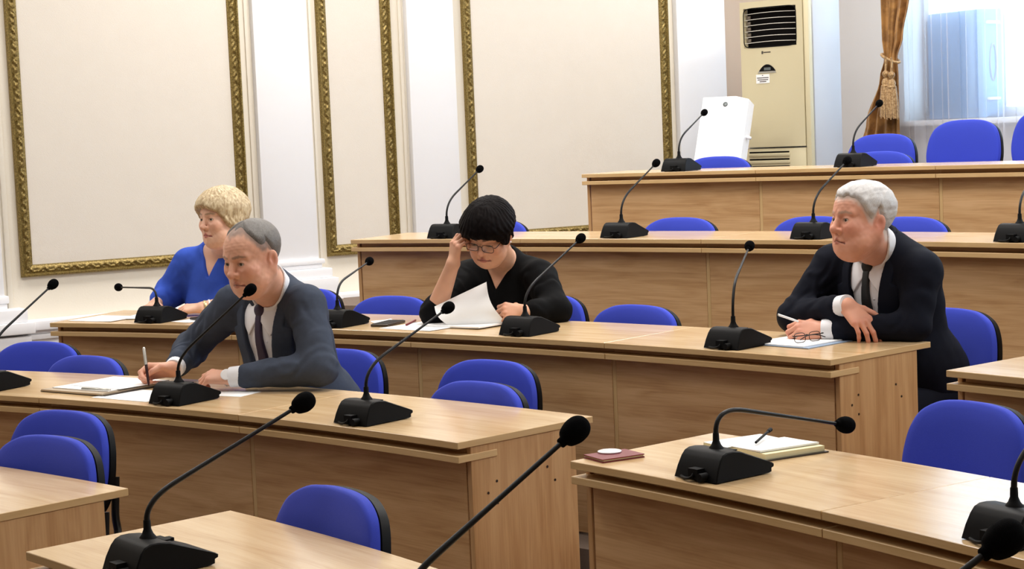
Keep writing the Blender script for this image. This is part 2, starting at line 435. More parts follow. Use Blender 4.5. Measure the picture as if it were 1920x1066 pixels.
def desk(row, p_left, p_right, seams, label, ends=('left', 'right'), tagname='conference desks'):
    """p_left > p_right (angles); seams: angles where two units meet"""
    R, zt, zf = RING[row], TOPZ[row], FLOORZ[row]
    x, y = ring_xy(R + DEPTH / 2, (p_left + p_right) / 2)
    d = empty('conference_desk', (x, y, zf), 0, label, 'desk', tagname)
    cuts = [p_left] + list(seams) + [p_right]
    gap = math.degrees(0.0012 / R)
    pin = R + 0.052                                    # face of the front panels
    sup = math.degrees(0.010 / pin)
    for i in range(len(cuts) - 1):
        a, b = cuts[i] - (gap if i else 0), cuts[i + 1] + (gap if i < len(cuts) - 2 else 0)
        uo = random.random() * 9
        top = polar_slab('table_top', R, R + DEPTH, a, b, zt - TB, zt, M['wood_top'], d, uvo=uo)
        top.data.materials.append(M['wood_edge'])
        for f in top.data.polygons:
            if abs(f.normal.z) < 0.5: f.material_index = 1
        lip = polar_slab('lip_shelf', R + 0.001, pin + 0.10, a, b, zt - 3 * TB, zt - 2 * TB, M['wood_edge'], d, uvo=uo + 2)
        fa = cuts[i] - (sup + math.degrees(0.018 / pin) * (i == 0)); fb = cuts[i + 1] + (sup + math.degrees(0.018 / pin) * (i == len(cuts) - 2))
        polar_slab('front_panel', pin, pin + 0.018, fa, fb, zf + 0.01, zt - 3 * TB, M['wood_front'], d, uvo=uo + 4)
        polar_slab('gap_rail', pin + 0.004, pin + 0.022, cuts[i] - (0 if i else sup * 3), cuts[i + 1] + (0 if i < len(cuts) - 2 else sup * 3), zt - 2 * TB, zt - TB, M['wood_front'], d, uvo=uo + 5)
    for s in seams:
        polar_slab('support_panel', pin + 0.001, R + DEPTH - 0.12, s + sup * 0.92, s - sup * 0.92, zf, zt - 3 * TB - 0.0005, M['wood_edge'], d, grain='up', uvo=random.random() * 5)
    for side in ends:
        e = math.degrees(0.022 / pin)
        a, b = (p_left - 0.02, p_left - e) if side == 'left' else (p_right + e, p_right + 0.02)
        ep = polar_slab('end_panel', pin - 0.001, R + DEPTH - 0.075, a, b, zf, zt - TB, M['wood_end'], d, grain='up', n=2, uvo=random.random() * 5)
        fa = p_left - 0.02 if side == 'left' else p_right + 0.02
        sgn = 1 if side == 'left' else -1
        for (dr, dz) in ((0.095, -0.135), (0.06, -0.165), (0.095, -0.20), (0.30, -0.125), (0.33, -0.17)):
            px, py = ring_xy(pin + dr, fa)
            t = Vector((-math.sin(math.radians(fa)), math.cos(math.radians(fa)), 0)) * sgn
            v, f = tube_mesh([(px - d.location.x - t.x * 0.004, py - d.location.y - t.y * 0.004, zt + dz - zf),
                              (px - d.location.x + t.x * 0.0012, py - d.location.y + t.y * 0.0012, zt + dz - zf)], 0.0042, 8)
            mesh_obj('screw_cap', v, f, M['screw'], d)
    return d
desk('A', 62.0, 45.25, [53.6], 'pale wood desk by the aisle with no microphone, before two blue chairs', ('right',))
desk('A', 41.6, 14.0, [33.6, 25.6], 'pale wood desk holding the large microphone beside one tucked-in blue chair', ('left',))
desk('B', 70.5, 42.5, [63.5, 56.5, 49.52], 'long curved pale wood desk where the man in grey suit writes', ('right',))
desk('B', 39.25, 14.0, [32.98, 26.7, 20.5], 'pale wood desk with the dark red booklet and the open notebook on it', ('left',))
desk('C', 64.6, 40.95, [58.46, 52.68, 46.90], 'long curved pale wood desk where both women and the white-haired man sit', ('left', 'right'))
desk('C', 38.25, 18.0, [32.5, 26.7], 'pale wood desk across the aisle from the white-haired man, bare in view', ('left',))
desk('D', 60.75, 30.0, [55.5, 50.28, 45.05, 39.8, 35], 'long raised desk with three microphones behind the woman in black', ('left',))
desk('E', 57.82, 32.0, [52.86, 48.16, 43.4, 38.7], 'topmost desk in front of the floor-standing air conditioner', ('left',))
# ================================================================== CHAIRS
OUT = [(0.0, 0.000), (0.11, 0.003), (0.180, 0.02), (0.218, 0.065), (0.233, 0.125), (0.231, 0.185), (0.218, 0.243), (0.188, 0.293), (0.130, 0.325), (0.065, 0.336), (0.0, 0.338)]
def pad_mesh(outline, depth, bulge, curv, rings=6, back=0.012):
    """cushion: closed outline (x, z), domed front (-y is the front), flat-ish back, bent by curv*x^2"""
    half = [Vector((x, 0, z)) for x, z in outline]
    loop = half + [Vector((-v.x, 0, v.z)) for v in reversed(half[1:-1])]
    loop = catmull(loop, 4, True); n = len(loop)
    c = Vector((0, 0, sum(v.z for v in loop) / n))
    vs, fs = [], []
    prof = [(1.0, back), (1.0, -depth * 0.35), (0.985, -depth * 0.72), (0.95, -depth * 0.93), (0.85, -depth - bulge * 0.35), (0.6, -depth - bulge * 0.75), (0.3, -depth - bulge * 0.97)]
    for s, y in prof:
        for v in loop:
            p = c + (v - c) * s; vs.append((p.x, y + 0 * p.z - curv * p.x * p.x, p.z))
    for i in range(len(prof) - 1):
        for k in range(n):
            k2 = (k + 1) % n; fs.append((i * n + k, (i + 1) * n + k, (i + 1) * n + k2, i * n + k2))
    vs.append((0, -depth - bulge, c.z)); ci = len(vs) - 1; li = (len(prof) - 1) * n
    for k in range(n): fs.append((li + k, ci, li + (k + 1) % n))
    vs.append((0, back, c.z)); bi = len(vs) - 1
    for k in range(n): fs.append((bi, k, (k + 1) % n))
    return vs, fs
def xf(vs, m): return [m @ Vector(v) for v in vs]
def mk(name, vf, mat, auto=45):
    me = bpy.data.meshes.new(name); me.from_pydata([tuple(v) for v in vf[0]], [], [tuple(f) for f in vf[1]]); me.update()
    bm = bmesh.new(); bm.from_mesh(me); bmesh.ops.recalc_face_normals(bm, faces=bm.faces[:]); bm.to_mesh(me); bm.free()
    me.materials.append(mat); me.shade_smooth(); me.set_sharp_from_angle(angle=math.radians(auto)); return me
# chair local frame: origin on the floor under the backrest top, faces -y, z up
TILT = Matrix.Rotation(math.radians(-11), 4, 'X')
BM = Matrix.Translation((0, 0.0, 0.475)) @ TILT
BM = Matrix.Translation((0, -0.06, 0.478)) @ Matrix.Rotation(math.radians(-10), 4, 'X')
back_v, back_f = pad_mesh(OUT, 0.020, 0.012, 0.55)
shell_out = [(x * 1.018, -0.004 + z * 1.010) for x, z in OUT]
shell_v, shell_f = pad_mesh(shell_out, 0.004, 0.002, 0.55, back=0.022)
shell_v = [(x, y + 0.017, z) for x, y, z in shell_v]
SEAT = [(0.0, 0.0), (0.14, 0.004), (0.20, 0.03), (0.225, 0.12), (0.235, 0.25), (0.225, 0.36), (0.17, 0.41), (0.0, 0.415)]
seat_v, seat_f = pad_mesh(SEAT, 0.028, 0.012, -0.12)
SM = Matrix.Translation((0, -0.045, 0.405)) @ Matrix.Rotation(math.radians(93), 4, 'X') @ Matrix.Diagonal((1, 1, 1, 1))
SM = Matrix(((1, 0, 0, 0), (0, 0, -1, -0.035), (0, -1, 0.06, 0.405), (0, 0, 0, 1)))
sshell_v, sshell_f = pad_mesh([(x * 1.02, -0.004 + z * 1.02) for x, z in SEAT], 0.003, 0.0, -0.12, back=0.016)
sshell_v = [(x, y + 0.016, z) for x, y, z in sshell_v]
def side_frame(s):
    x = 0.215 * s
    f1 = catmull([(x * 1.12, -0.45, 0.012), (x * 1.05, -0.40, 0.22), (x, -0.365, 0.36), (x, -0.30, 0.392), (x, -0.12, 0.392), (x, -0.02, 0.41), (x * 0.9, 0.0, 0.48), (x * 0.86, 0.018, 0.60)], 5)
    return f1
def rear_leg(s):
    x = 0.215 * s
    return catmull([(x, -0.30, 0.386), (x * 1.03, -0.16, 0.26), (x * 1.12, 0.06, 0.012)], 5)
CH = {
    'backrest': mk('backrest', (xf(back_v, BM), back_f), M['blue']),
    'back_shell': mk('back_shell', (xf(shell_v, BM), shell_f), M['plastic']),
    'seat': mk('seat', (xf(seat_v, SM), seat_f), M['blue']),
    'seat_shell': mk('seat_shell', (xf(sshell_v, SM), sshell_f), M['plastic']),
}
CH_LEG = [mk('leg', tube_mesh(side_frame(s), 0.0125, 8), M['metal_k']) for s in (-1, 1)] + [mk('leg', tube_mesh(rear_leg(s), 0.0125, 8), M['metal_k']) for s in (-1, 1)]
cross_v, cross_f = tube_mesh([(-0.215, -0.28, 0.38), (0.215, -0.28, 0.38)], 0.010, 8)
CH_X = mk('stretcher', (cross_v, cross_f), M['metal_k'])
foot_pts = [(s * 0.241, -0.45) for s in (-1, 1)] + [(s * 0.241, 0.06) for s in (-1, 1)]
FOOT = mk('foot_cap', lathe_mesh([(0.016, 0.0), (0.0165, 0.02), (0.014, 0.03)], 10), M['plastic_d'])
def chair(row, R, phi, yaw, label, scale_z=1.0, floor=None):
    x, y = ring_xy(R, phi)
    r = empty('chair', (x, y, FLOORZ[row] if floor is None else floor), math.radians(phi - 90 + yaw), label, 'chair', 'blue meeting room chairs')
    r.scale = (1, 1, scale_z)
    for k, me in CH.items(): link_mesh(k, me, None, r)
    for me in CH_LEG: link_mesh('leg', me, None, r)
    link_mesh('stretcher', CH_X, None, r)
    for p in foot_pts: link_mesh('foot_cap', FOOT, None, r, loc=(p[0], p[1], 0))
    return r
CHAIRS = [
    ('A', 7.56, 48.85, 4, 'blue chair tucked closest to the desk that carries no microphone'),
    ('A', 7.96, 52.3, 2, 'blue chair pushed back against the front of the long desk, behind another chair'),
    ('A', 7.56, 38.75, -3, 'blue chair tucked in at the desk with the large microphone'),
    ('B', 9.33, 62.84, 5, 'blue chair farthest along the writing man\'s desk, beside the white plinth'),
    ('B', 8.965, 58.97, -4, 'low-showing blue chair next to the writing man\'s right hand'),
    ('B', 9.43, 53.2, 0, 'blue chair the man in the grey suit sits on'),
    ('B', 9.48, 48.86, 3, 'blue chair pushed back behind its neighbour at the desk end'),
    ('B', 8.95, 46.09, -1, 'blue chair tucked in by the aisle end of the writing man\'s desk'),
    ('B', 9.46, 36.30, -6, 'blue chair at the desk with the open notebook'),
    ('C', 10.49, 56.59, 3, 'blue chair between the two women, behind the phone on the desk'),
    ('C', 10.70, 52.75, 0, 'blue chair the woman in black sits on'),
    ('C', 10.415, 48.97, -2, 'empty blue chair at the left hand of the woman in black'),
    ('C', 10.76, 42.25, -4, 'blue chair the white-haired man sits on'),
    ('C', 10.80, 60.6, 0, 'blue chair the woman in blue sits on'),
    ('D', 11.90, 58.38, 2, 'blue chair at the raised desk, behind the head of the woman in black'),
    ('D', 11.886, 52.82, -2, 'blue chair at the raised desk below the left part of the topmost desk'),
    ('D', 11.93, 49.3, 2, 'blue chair behind the microphone near the white-haired man\'s face'),
    ('D', 11.89, 46.8, -2, 'blue chair behind the white-haired man\'s shoulder at the raised desk'),
    ('E', 13.50, 55.83, 2, 'blue chair in front of the leaning white air cleaner'),
    ('E', 13.50, 51.45, -3, 'blue chair at the topmost desk beside the microphone by the curtain'),
]
for row, R, phi, yaw, lab in CHAIRS: chair(row, R, phi, yaw, lab, 0.98 if 'pushed back' in lab else 1.0)
chair('F', 14.25, 52.86, -6, 'blue chair at the foot of the golden curtain')
chair('F', 14.25, 50.73, -3, 'tall blue chair in front of the sheer curtain, under the cabinet on the sill', 1.08)
chair('F', 14.25, 48.60, -4, 'tallest blue chair at the far end of the sheer curtain', 1.135)

# ================================================================== MICROPHONES
# local frame: +x outward from the podium (towards the seat), y across, z up; origin at the stem foot on the desk
def mic_base():
    prof = [(-0.075, 0.002), (-0.066, 0.030), (-0.054, 0.054), (-0.044, 0.066), (-0.030, 0.0715), (-0.010, 0.072), (0.015, 0.069), (0.125, 0.026), (0.131, 0.022), (0.130, 0.016), (0.122, 0.013), (0.121, 0.004), (0.112, 0.002)]
    W = 0.078; vs, fs = [], []
    n = len(prof)
    for s, ins in ((-1, 1.0), (-1, 0.0), (1, 0.0), (1, 1.0)):
        for x, z in prof:
            w = W - (0.006 if x > 0 else 0.0) * min(1, max(0, x / 0.12)) - z * 0.10
            k = 0.003 if ins else 0.0
            cxm, czm = 0.02, 0.03
            l = math.hypot(x - cxm, z - czm)
            vs.append((x - (x - cxm) / l * k, s * (w - (0.0 if ins else 0.003) + (0 if ins else 0)), max(0.002, z - (z - czm) / l * k)))
    # order: outer cap ring(-), body ring(-), body ring(+), cap ring(+)
    rings = [vs[0:n], vs[n:2 * n], vs[2 * n:3 * n], vs[3 * n:4 * n]]
    vs = [v for r in rings for v in r]
    for i in range(3):
        for k in range(n):
            k2 = (k + 1) % n; fs.append((i * n + k, (i + 1) * n + k, (i + 1) * n + k2, i * n + k2))
    fs.append(tuple(range(n))); fs.append(tuple(range(3 * n, 4 * n)))
    return vs, fs
MB_BASE = mk('base', mic_base(), M['plastic'], 30)
def merged(parts):
    vs, fs = [], []
    for v, f in parts:
        o = len(vs); vs += [tuple(p) for p in v]; fs += [tuple(i + o for i in q) for q in f]
    return vs, fs
def box_vf(c, s):
    vs = [(c[0] + dx * s[0] / 2, c[1] + dy * s[1] / 2, c[2] + dz * s[2] / 2) for dz in (-1, 1) for dy in (-1, 1) for dx in (-1, 1)]
    return vs, [(0, 2, 3, 1), (4, 5, 7, 6), (0, 1, 5, 4), (1, 3, 7, 5), (3, 2, 6, 7), (2, 0, 4, 6)]
MB_SOCK = mk('cable_plug', merged([box_vf((-0.074, -0.008, 0.020), (0.030, 0.034, 0.026)), tube_mesh([(-0.060, -0.036, 0.014), (-0.094, -0.036, 0.014)], 0.011, 10),
                                   tube_mesh(catmull([(-0.086, -0.008, 0.020), (-0.094, -0.008, 0.012), (-0.088, 0.02, 0.006), (-0.075, 0.05, 0.006)], 4), 0.004, 8)]), M['plastic_d'])
MB_COLLAR = mk('stem_collar', merged([lathe_mesh([(0.020, 0.066), (0.018, 0.073), (0.0125, 0.080), (0.0085, 0.090), (0.0078, 0.108), (0.0070, 0.110)], 16)]), M['plastic_d'])
MB_BTN = mk('talk_button', merged([box_vf((0.062, 0.03, 0.0525), (0.020, 0.022, 0.007))]), M['plastic_d'])
MB_GRILL = mk('speaker_strip', merged([box_vf((0.028 + 0.0, -0.012, 0.0662), (0.016, 0.05, 0.003))]), M['plastic_d'])
HEAD_PROF = catmull([(0.002, 0, -0.026), (0.0085, 0, -0.024), (0.0095, 0, -0.016), (0.0165, 0, -0.010), (0.0215, 0, 0.004), (0.0225, 0, 0.014), (0.0205, 0, 0.026), (0.0145, 0, 0.035), (0.006, 0, 0.0395), (0.0005, 0, 0.040)], 3)
MB_HEAD = mk('windscreen', lathe_mesh([(max(0.0004, p.x), p.z) for p in HEAD_PROF], 26), M['foam'], 60)
MB_FEET = mk('rubber_foot', merged([lathe_mesh([(0.006, 0.0), (0.006, 0.003)], 8)]), M['plastic_d'])
def mic(row, phi, head, label, bend=0.085, off=0.105, headscale=1.0):
    """head = (radial, tangential, height) of the windscreen centre from the stem foot on the base"""
    x, y = ring_xy(RING[row] + off, phi)
    r = empty('gooseneck_microphone', (x, y, TOPZ[row]), math.radians(phi), label, 'microphone', 'desk microphones')
    link_mesh('base', MB_BASE, None, r); link_mesh('cable_plug', MB_SOCK, None, r); link_mesh('stem_collar', MB_COLLAR, None, r)
    link_mesh('talk_button', MB_BTN, None, r); link_mesh('speaker_strip', MB_GRILL, None, r)
    for p in ((-0.05, 0.06), (-0.05, -0.06), (0.1, 0.055), (0.1, -0.055)): link_mesh('rubber_foot', MB_FEET, None, r, loc=(p[0], p[1], 0))
    S = Vector((0, 0, 0.072)); H = S + Vector(head)
    a = S + Vector((0, 0, 0.036)); c = S + Vector((0, 0, bend + 0.02))
    d = (H - c).normalized(); q = c + d * min(0.11, bend + 0.02)
    pts = [S + Vector((0, 0, 0.02)), a]
    for k in range(1, 13):
        t = k / 12; pts.append(a * (1 - t) ** 2 + c * 2 * t * (1 - t) + q * t * t)
    e = H - d * 0.02
    pts.append(q + (e - q) * 0.5); pts.append(e)
    n = len(pts); rad = [r_ * headscale for r_ in [0.0064] * 3 + [0.0060] * (n - 5) + [0.0047, 0.0044]]
    tube_obj('gooseneck', pts, rad, M['metal_k'], r, 10)
    h = link_mesh('windscreen', MB_HEAD, None, r, loc=H - d * 0.006)
    h.rotation_mode = 'QUATERNION'; h.rotation_quaternion = d.to_track_quat('Z', 'Y'); h.scale = (headscale,) * 3
    return r
MICS = [
    ('B', 58.92, (0.334, 0, 0.290), 'black microphone at the far end of the writing man\'s desk, beside two blue chairs', 0.085),
    ('C', 61.42, (0.192, 0.384, 0.064), 'black microphone bent flat sideways in front of the woman in blue', 0.060),
    ('B', 52.32, (0.16, -0.205, 0.303), 'black microphone standing in front of the writing man in grey', 0.06),
    ('B', 46.09, (0.366, 0, 0.246), 'black microphone near the aisle end of the writing man\'s desk', 0.075),
    ('C', 55.46, (0.372, 0.119, 0.171), 'black microphone between the two women, next to the phone', 0.085),
    ('C', 49.67, (0.366, 0, 0.274), 'black microphone in front of the woman in black, beside her papers', 0.075),
    ('C', 43.87, (0.301, 0.157, 0.258), 'upright black microphone beside the white-haired man\'s papers', 0.12),
    ('D', 58.06, (0.326, 0, 0.262), 'black microphone on the raised desk in front of a white pilaster', 0.085),
    ('D', 52.85, (0.322, 0, 0.266), 'black microphone on the raised desk below the end of the topmost desk', 0.085),
    ('D', 47.60, (0.286, 0, 0.254), 'black microphone on the raised desk beside the white-haired man\'s face', 0.085),
    ('D', 42.59, (0.368, 0.1, 0.211), 'black microphone on the raised desk farthest past the white-haired man\'s shoulder', 0.085),
    ('E', 50.49, (0.294, 0, 0.250), 'black microphone on the topmost desk in front of the golden curtain', 0.085),
    ('E', 55.24, (0.306, 0, 0.246), 'black microphone on the topmost desk beside the leaning white air cleaner', 0.085),
    ('A', 38.42, (0.402, 0, 0.238), 'large black microphone on the desk with one tucked-in chair', 0.06),
    ('A', 29.75, (0.350, 0, 0.308), 'black microphone whose head reaches towards the dark red booklet', 0.07),
    ('B', 36.19, (0.458, 0, -0.002), 'black microphone bent flat towards the chair, beside the open notebook', 0.085),
    ('B', 29.75, (0.36, 0, 0.25), 'black microphone on the notebook desk, farther along than the open notebook', 0.085),
    ('A', 21.9, (0.412, 0, 0.300), 'black microphone with its head in front of the notebook desk edge', 0.07),
]
for row, phi, hd, lab, bend in MICS: mic(row, phi, hd, lab, bend, headscale=1.02 if row == 'A' or (row == 'B' and phi < 40) else 0.85)

# ================================================================== AIR CONDITIONER
M['ac_cream'] = simple('aged_cream_plastic', lin(208, 197, 162), 0.45, noise=0.03, nscale=4)
M['ac_white'] = simple('painted_steel_white', lin(192, 194, 199), 0.4, noise=0.02, nscale=3)
M['dark'] = simple('dark_cavity', lin(12, 10, 10), 0.9, spec=0.1)
M['slat'] = simple('grey_slat', lin(205, 200, 190), 0.4)
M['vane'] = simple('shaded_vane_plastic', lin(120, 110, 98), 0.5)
M['screen'] = simple('grey_lcd', lin(92, 100, 100), 0.3)
M['print'] = simple('printed_ink', lin(70, 62, 56), 0.8)
M['silver'] = simple('silver_trim', lin(190, 188, 180), 0.3, metal=0.5)
AC_Z = FLOORZ['F']; AC_H = 2.44 - AC_Z
th = math.radians(40)
ac = empty('air_conditioner', (1.625, 12.10, AC_Z), -th, 'tall cream floor-standing air conditioner beside the golden curtain', 'air conditioner')
W, Dp = 0.525, 0.40
box_obj('cabinet', (W / 2, Dp / 2 + 0.02, AC_H / 2), (W, Dp - 0.04, AC_H), M['ac_white'], ac, 0.012)
v0, v1 = 2.133 - AC_Z, 2.395 - AC_Z; h0, h1 = 0.030, 0.435
zs = 1.466 - AC_Z
bm = bmesh.new()
for c, s in (((W / 2 - 0.02, 0.0, (v1 + AC_H) / 2), (W - 0.045, 0.05, AC_H - v1)), (((h0) / 2 + 0.001, 0.0, (v0 + v1) / 2), (h0, 0.05, v1 - v0 + 0.002)),
             (((h1 + W - 0.042) / 2, 0.0, (v0 + v1) / 2), (W - 0.042 - h1, 0.05, v1 - v0 + 0.002)), ((W / 2 - 0.02, 0.0, (zs + v0) / 2), (W - 0.045, 0.05, v0 - zs))):
    bm_box(bm, c, s, 0.0)
bmesh.ops.remove_doubles(bm, verts=bm.verts[:], dist=0.0005)
bm_obj('front_panel', bm, M['ac_cream'], ac)
box_obj('side_trim', (W - 0.02, 0.004, AC_H / 2), (0.042, 0.05, AC_H - 0.004), M['ac_cream'], ac, 0.012)
box_obj('outlet_cavity', ((h0 + h1) / 2, 0.034, (v0 + v1) / 2), (h1 - h0, 0.012, v1 - v0), M['dark'], ac, 0)
# rounded frame around the outlet
fr = []
for i in range(40):
    a = 2 * math.pi * i / 40; ca, sa = math.cos(a), math.sin(a)
    ex = lambda c: math.copysign(abs(c) ** 0.22, c)
    fr.append(((h0 + h1) / 2 + (h1 - h0) / 2 * ex(ca), -0.025, (v0 + v1) / 2 + (v1 - v0) / 2 * ex(sa)))
fr.append(fr[0]); tube_obj('outlet_rim', fr, 0.0035, M['plastic'], ac, 6)
for k in range(6):
    z = v1 - (k + 0.9) * (v1 - v0) / 6.8
    pts = [(h0 + (h1 - h0) * t, -0.012 - 0.010 * math.sin(math.pi * t), z - 0.004 + 0.006 * math.sin(math.pi * t)) for t in np.linspace(0, 1, 9)]
    tube_obj('louvre', pts, 0.0022, M['slat'], ac, 6)
for k in range(5):
    z = v1 - (k + 1.5) * (v1 - v0) / 6.8
    box_obj('side_vane', (h0 + 0.018, 0.012, z), (0.03, 0.012, 0.022), M['vane'], ac, 0.002)
# half-moon control display
arc = [(0.145 + 0.125 * t - 0.0, 0.045 * math.sin(math.pi * t) ** 0.8) for t in np.linspace(0, 1, 15)]
dz0 = 1.972 - AC_Z
def plate(name, pts2, y0, y1, mat, parent):
    n = len(pts2); vs = [(x, y0, z) for x, z in pts2] + [(x, y1, z) for x, z in pts2]
    fs = [tuple(range(n)), tuple(reversed(range(n, 2 * n)))] + [(k, n + k, n + (k + 1) % n, (k + 1) % n) for k in range(n)]
    me = mk(name, (vs, fs), mat, 40); return link_mesh(name, me, None, parent)
plate('display_rim', [(0.135 + (x - 0.145) * 1.14 - 0.003, dz0 - 0.012 + z * 1.22) for x, z in arc], -0.024, -0.029, M['silver'], ac)
disp = plate('display', [(x, dz0 + z) for x, z in arc], -0.024, -0.032, M['plastic'], ac)
plate('display_screen', [(0.185, dz0 + 0.006), (0.236, dz0 + 0.006), (0.236, dz0 + 0.024), (0.185, dz0 + 0.024)], -0.031, -0.0335, M['screen'], disp)
plate('brand_mark', [(0.165, 2.088 - AC_Z), (0.178, 2.088 - AC_Z), (0.178, 2.107 - AC_Z), (0.165, 2.107 - AC_Z)], -0.024, -0.0262, M['print'], ac)
plate('brand_lettering', [(0.180, 2.094 - AC_Z), (0.235, 2.094 - AC_Z), (0.235, 2.101 - AC_Z), (0.180, 2.101 - AC_Z)], -0.024, -0.0260, M['print'], ac)
nt_ = plate('notice', [(0.118, 1.893 - AC_Z), (0.222, 1.893 - AC_Z), (0.222, 1.952 - AC_Z), (0.118, 1.952 - AC_Z)], -0.024, -0.0275, M['paper'], ac)
for (a, b, z) in ((0.165, 0.173, 1.946), (0.125, 0.215, 1.930), (0.130, 0.212, 1.917), (0.145, 0.197, 1.905)):
    plate('print_line', [(a, z - 0.0035 - AC_Z), (b, z - 0.0035 - AC_Z), (b, z + 0.002 - AC_Z), (a, z + 0.002 - AC_Z)], -0.027, -0.0282, M['print'], nt_)
box_obj('lower_panel', (W / 2 - 0.02, 0.004, zs / 2 - 0.004), (W - 0.045, 0.05, zs - 0.012), M['ac_cream'], ac, 0.006)
for k in range(9):
    z = zs - 0.035 - 0.048 * k
    box_obj('intake_slot', (0.20, -0.020, z), (0.31, 0.006, 0.010), M['dark'], ac, 0)
    box_obj('intake_slat', (0.20, -0.024, z - 0.018), (0.32, 0.012, 0.022), M['ac_cream'], ac, 0.004)

# ================================================================== LEANING AIR CLEANER
M['gloss_white'] = simple('glossy_white_case', lin(246, 246, 248), 0.25)
cl = empty('air_cleaner', (1.07, 11.33, FLOORZ['F'] + 0.008), 0, 'white slim air cleaner box leaning against the cream air conditioner', 'air cleaner')
LH, LW, LD = 1.18, 0.30, 0.15
cl.matrix_world = Matrix.Translation((1.07, 11.33, FLOORZ['F'] + 0.012)) @ Matrix.Rotation(-math.radians(30), 4, 'Z') @ Matrix.Rotation(-math.radians(24), 4, 'X')
prof = [(0.0, 0.0), (LW - 0.07, 0.0), (LW, 0.055), (LW, LD), (0.0, LD)]
n = len(prof); vs = [(x, y, z) for z in (0.0, LH) for x, y in prof]
fs = [tuple(reversed(range(n))), tuple(range(n, 2 * n))] + [(k, (k + 1) % n, n + (k + 1) % n, n + k) for k in range(n)]
me = mk('case', (vs, fs), M['gloss_white'], 20); link_mesh('case', me, None, cl)
v, f = lathe_mesh([(0.0165, 0.0), (0.0165, 0.003), (0.012, 0.004)], 18)
e = mesh_obj('emblem', v, f, M['screen'], cl, True); e.location = (0.165, -0.0005, LH - 0.055); e.rotation_euler = (math.pi / 2, 0, 0)
v, f = tube_mesh([(LW - 0.005, 0.10, LH - 0.25), (LW + 0.03, 0.10, LH - 0.26)], 0.012, 10); mesh_obj('socket_knob', v, f, M['gloss_white'], cl, True)

# ================================================================== CURTAINS
def cloth_mat(name, c1, c2, scale):
    m, nt, b = new_mat(name)
    tc = nd(nt, 'ShaderNodeTexCoord'); n = nd(nt, 'ShaderNodeTexNoise'); n.inputs['Scale'].default_value = scale; n.inputs['Detail'].default_value = 3
    nt.links.new(tc.outputs['Object'], n.inputs['Vector'])
    cr = nd(nt, 'ShaderNodeValToRGB'); e = cr.color_ramp.elements
    e[0].position = 0.42; e[0].color = c1; e[1].position = 0.60; e[1].color = c2
    nt.links.new(n.outputs['Fac'], cr.inputs[0]); nt.links.new(cr.outputs[0], b.inputs['Base Color'])
    b.inputs['Roughness'].default_value = 0.55; b.inputs['Sheen Weight'].default_value = 0.3
    return m
M['drape'] = cloth_mat('golden_brown_brocade', lin(134, 92, 40), lin(172, 124, 62), 14)
M['cord'] = cloth_mat('gold_cord', lin(150, 112, 62), lin(196, 160, 110), 80)
def interp(tab, z):
    for (z0, *a), (z1, *b) in zip(tab, tab[1:]):
        if z0 >= z >= z1:
            k = (z0 - z) / (z0 - z1); k = k * k * (3 - 2 * k); return [x + (y - x) * k for x, y in zip(a, b)]
    return list(tab[-1][1:])
DR = [(4.15, 0.489, 1.109, 1.00), (2.48, 0.689, 0.994, 0.80), (2.20, 0.694, 0.919, 0.60), (2.05, 0.714, 0.854, 0.35), (1.92, 0.664, 0.864, 0.55), (1.60, 0.519, 0.874, 0.90), (1.37, 0.434, 0.879, 1.00), (0.74, 0.389, 0.889, 1.00)]
def drape():
    vs, fs = [], []; nu, nz = 70, 90
    for j in range(nz + 1):
        z = 4.15 - (4.15 - 0.735) * j / nz; l, rr, a = interp(DR, z)
        for i in range(nu + 1):
            t = i / nu
            pl = math.sin(t * 2 * math.pi * 3.3 + 0.9 * math.sin(z * 2)) + 0.4 * math.sin(t * 2 * math.pi * 7.5 + z)
            vs.append(back_pt(l + (rr - l) * t + 0.01 * pl * a, 0.20 + 0.032 * a * pl, z))
    for j in range(nz):
        for i in range(nu):
            k = j * (nu + 1) + i; fs.append((k, k + nu + 1, k + nu + 2, k + 1))
    o = mesh_obj('curtain', vs, fs, M['drape']); o.data.shade_smooth()
    s = o.modifiers.new('thick', 'SOLIDIFY'); s.thickness = 0.005
    return o
tag(drape(), 'golden brown brocade curtain gathered by a tasselled tie-back beside the window', 'curtain')
tb = empty('curtain_tieback', back_pt(0.79, 0.26, 2.05), 0, 'gold cord tie-back with a large fringed tassel around the brown curtain', 'tieback')
Ltb = tb.location
rope = [back_pt(0.784 + 0.082 * math.cos(a), 0.20 + 0.042 * math.sin(a), 2.05 - 0.035 * math.cos(a)) - Ltb for a in np.linspace(0, 2 * math.pi, 30)]
tube_obj('rope', rope, 0.010, M['cord'], tb, 10)
def tassel_at(t, n, zt):
    base = back_pt(t, n, zt) - Ltb
    o = base
    tube_obj('tassel_cord', [o + Vector((0, 0, 0.10)), o + Vector((0.004, 0, 0.05)), o], 0.008, M['cord'], tb, 8)
    v, f = lathe_mesh([(0.006, 0.0), (0.022, -0.012), (0.026, -0.028), (0.016, -0.046), (0.010, -0.052), (0.024, -0.066), (0.030, -0.085), (0.026, -0.100), (0.034, -0.108), (0.034, -0.118), (0.020, -0.12)], 18)
    mesh_obj('tassel_knob', v, f, M['cord'], tb, True, loc=o)
    for k in range(26):
        a = 2 * math.pi * k / 26; rr = 0.030 + 0.006 * random.random()
        p = [o + Vector((rr * 0.85 * math.cos(a), rr * 0.85 * math.sin(a), -0.115)), o + Vector((rr * 1.1 * math.cos(a), rr * 1.1 * math.sin(a), -0.20)), o + Vector((rr * 1.25 * math.cos(a + 0.1), rr * 1.25 * math.sin(a + 0.1), -0.325 - 0.02 * random.random()))]
        tube_obj('fringe_strand', p, [0.0055, 0.006, 0.0045], M['cord'], tb, 5)
tassel_at(0.812, 0.275, 1.965); tassel_at(0.858, 0.262, 1.955)

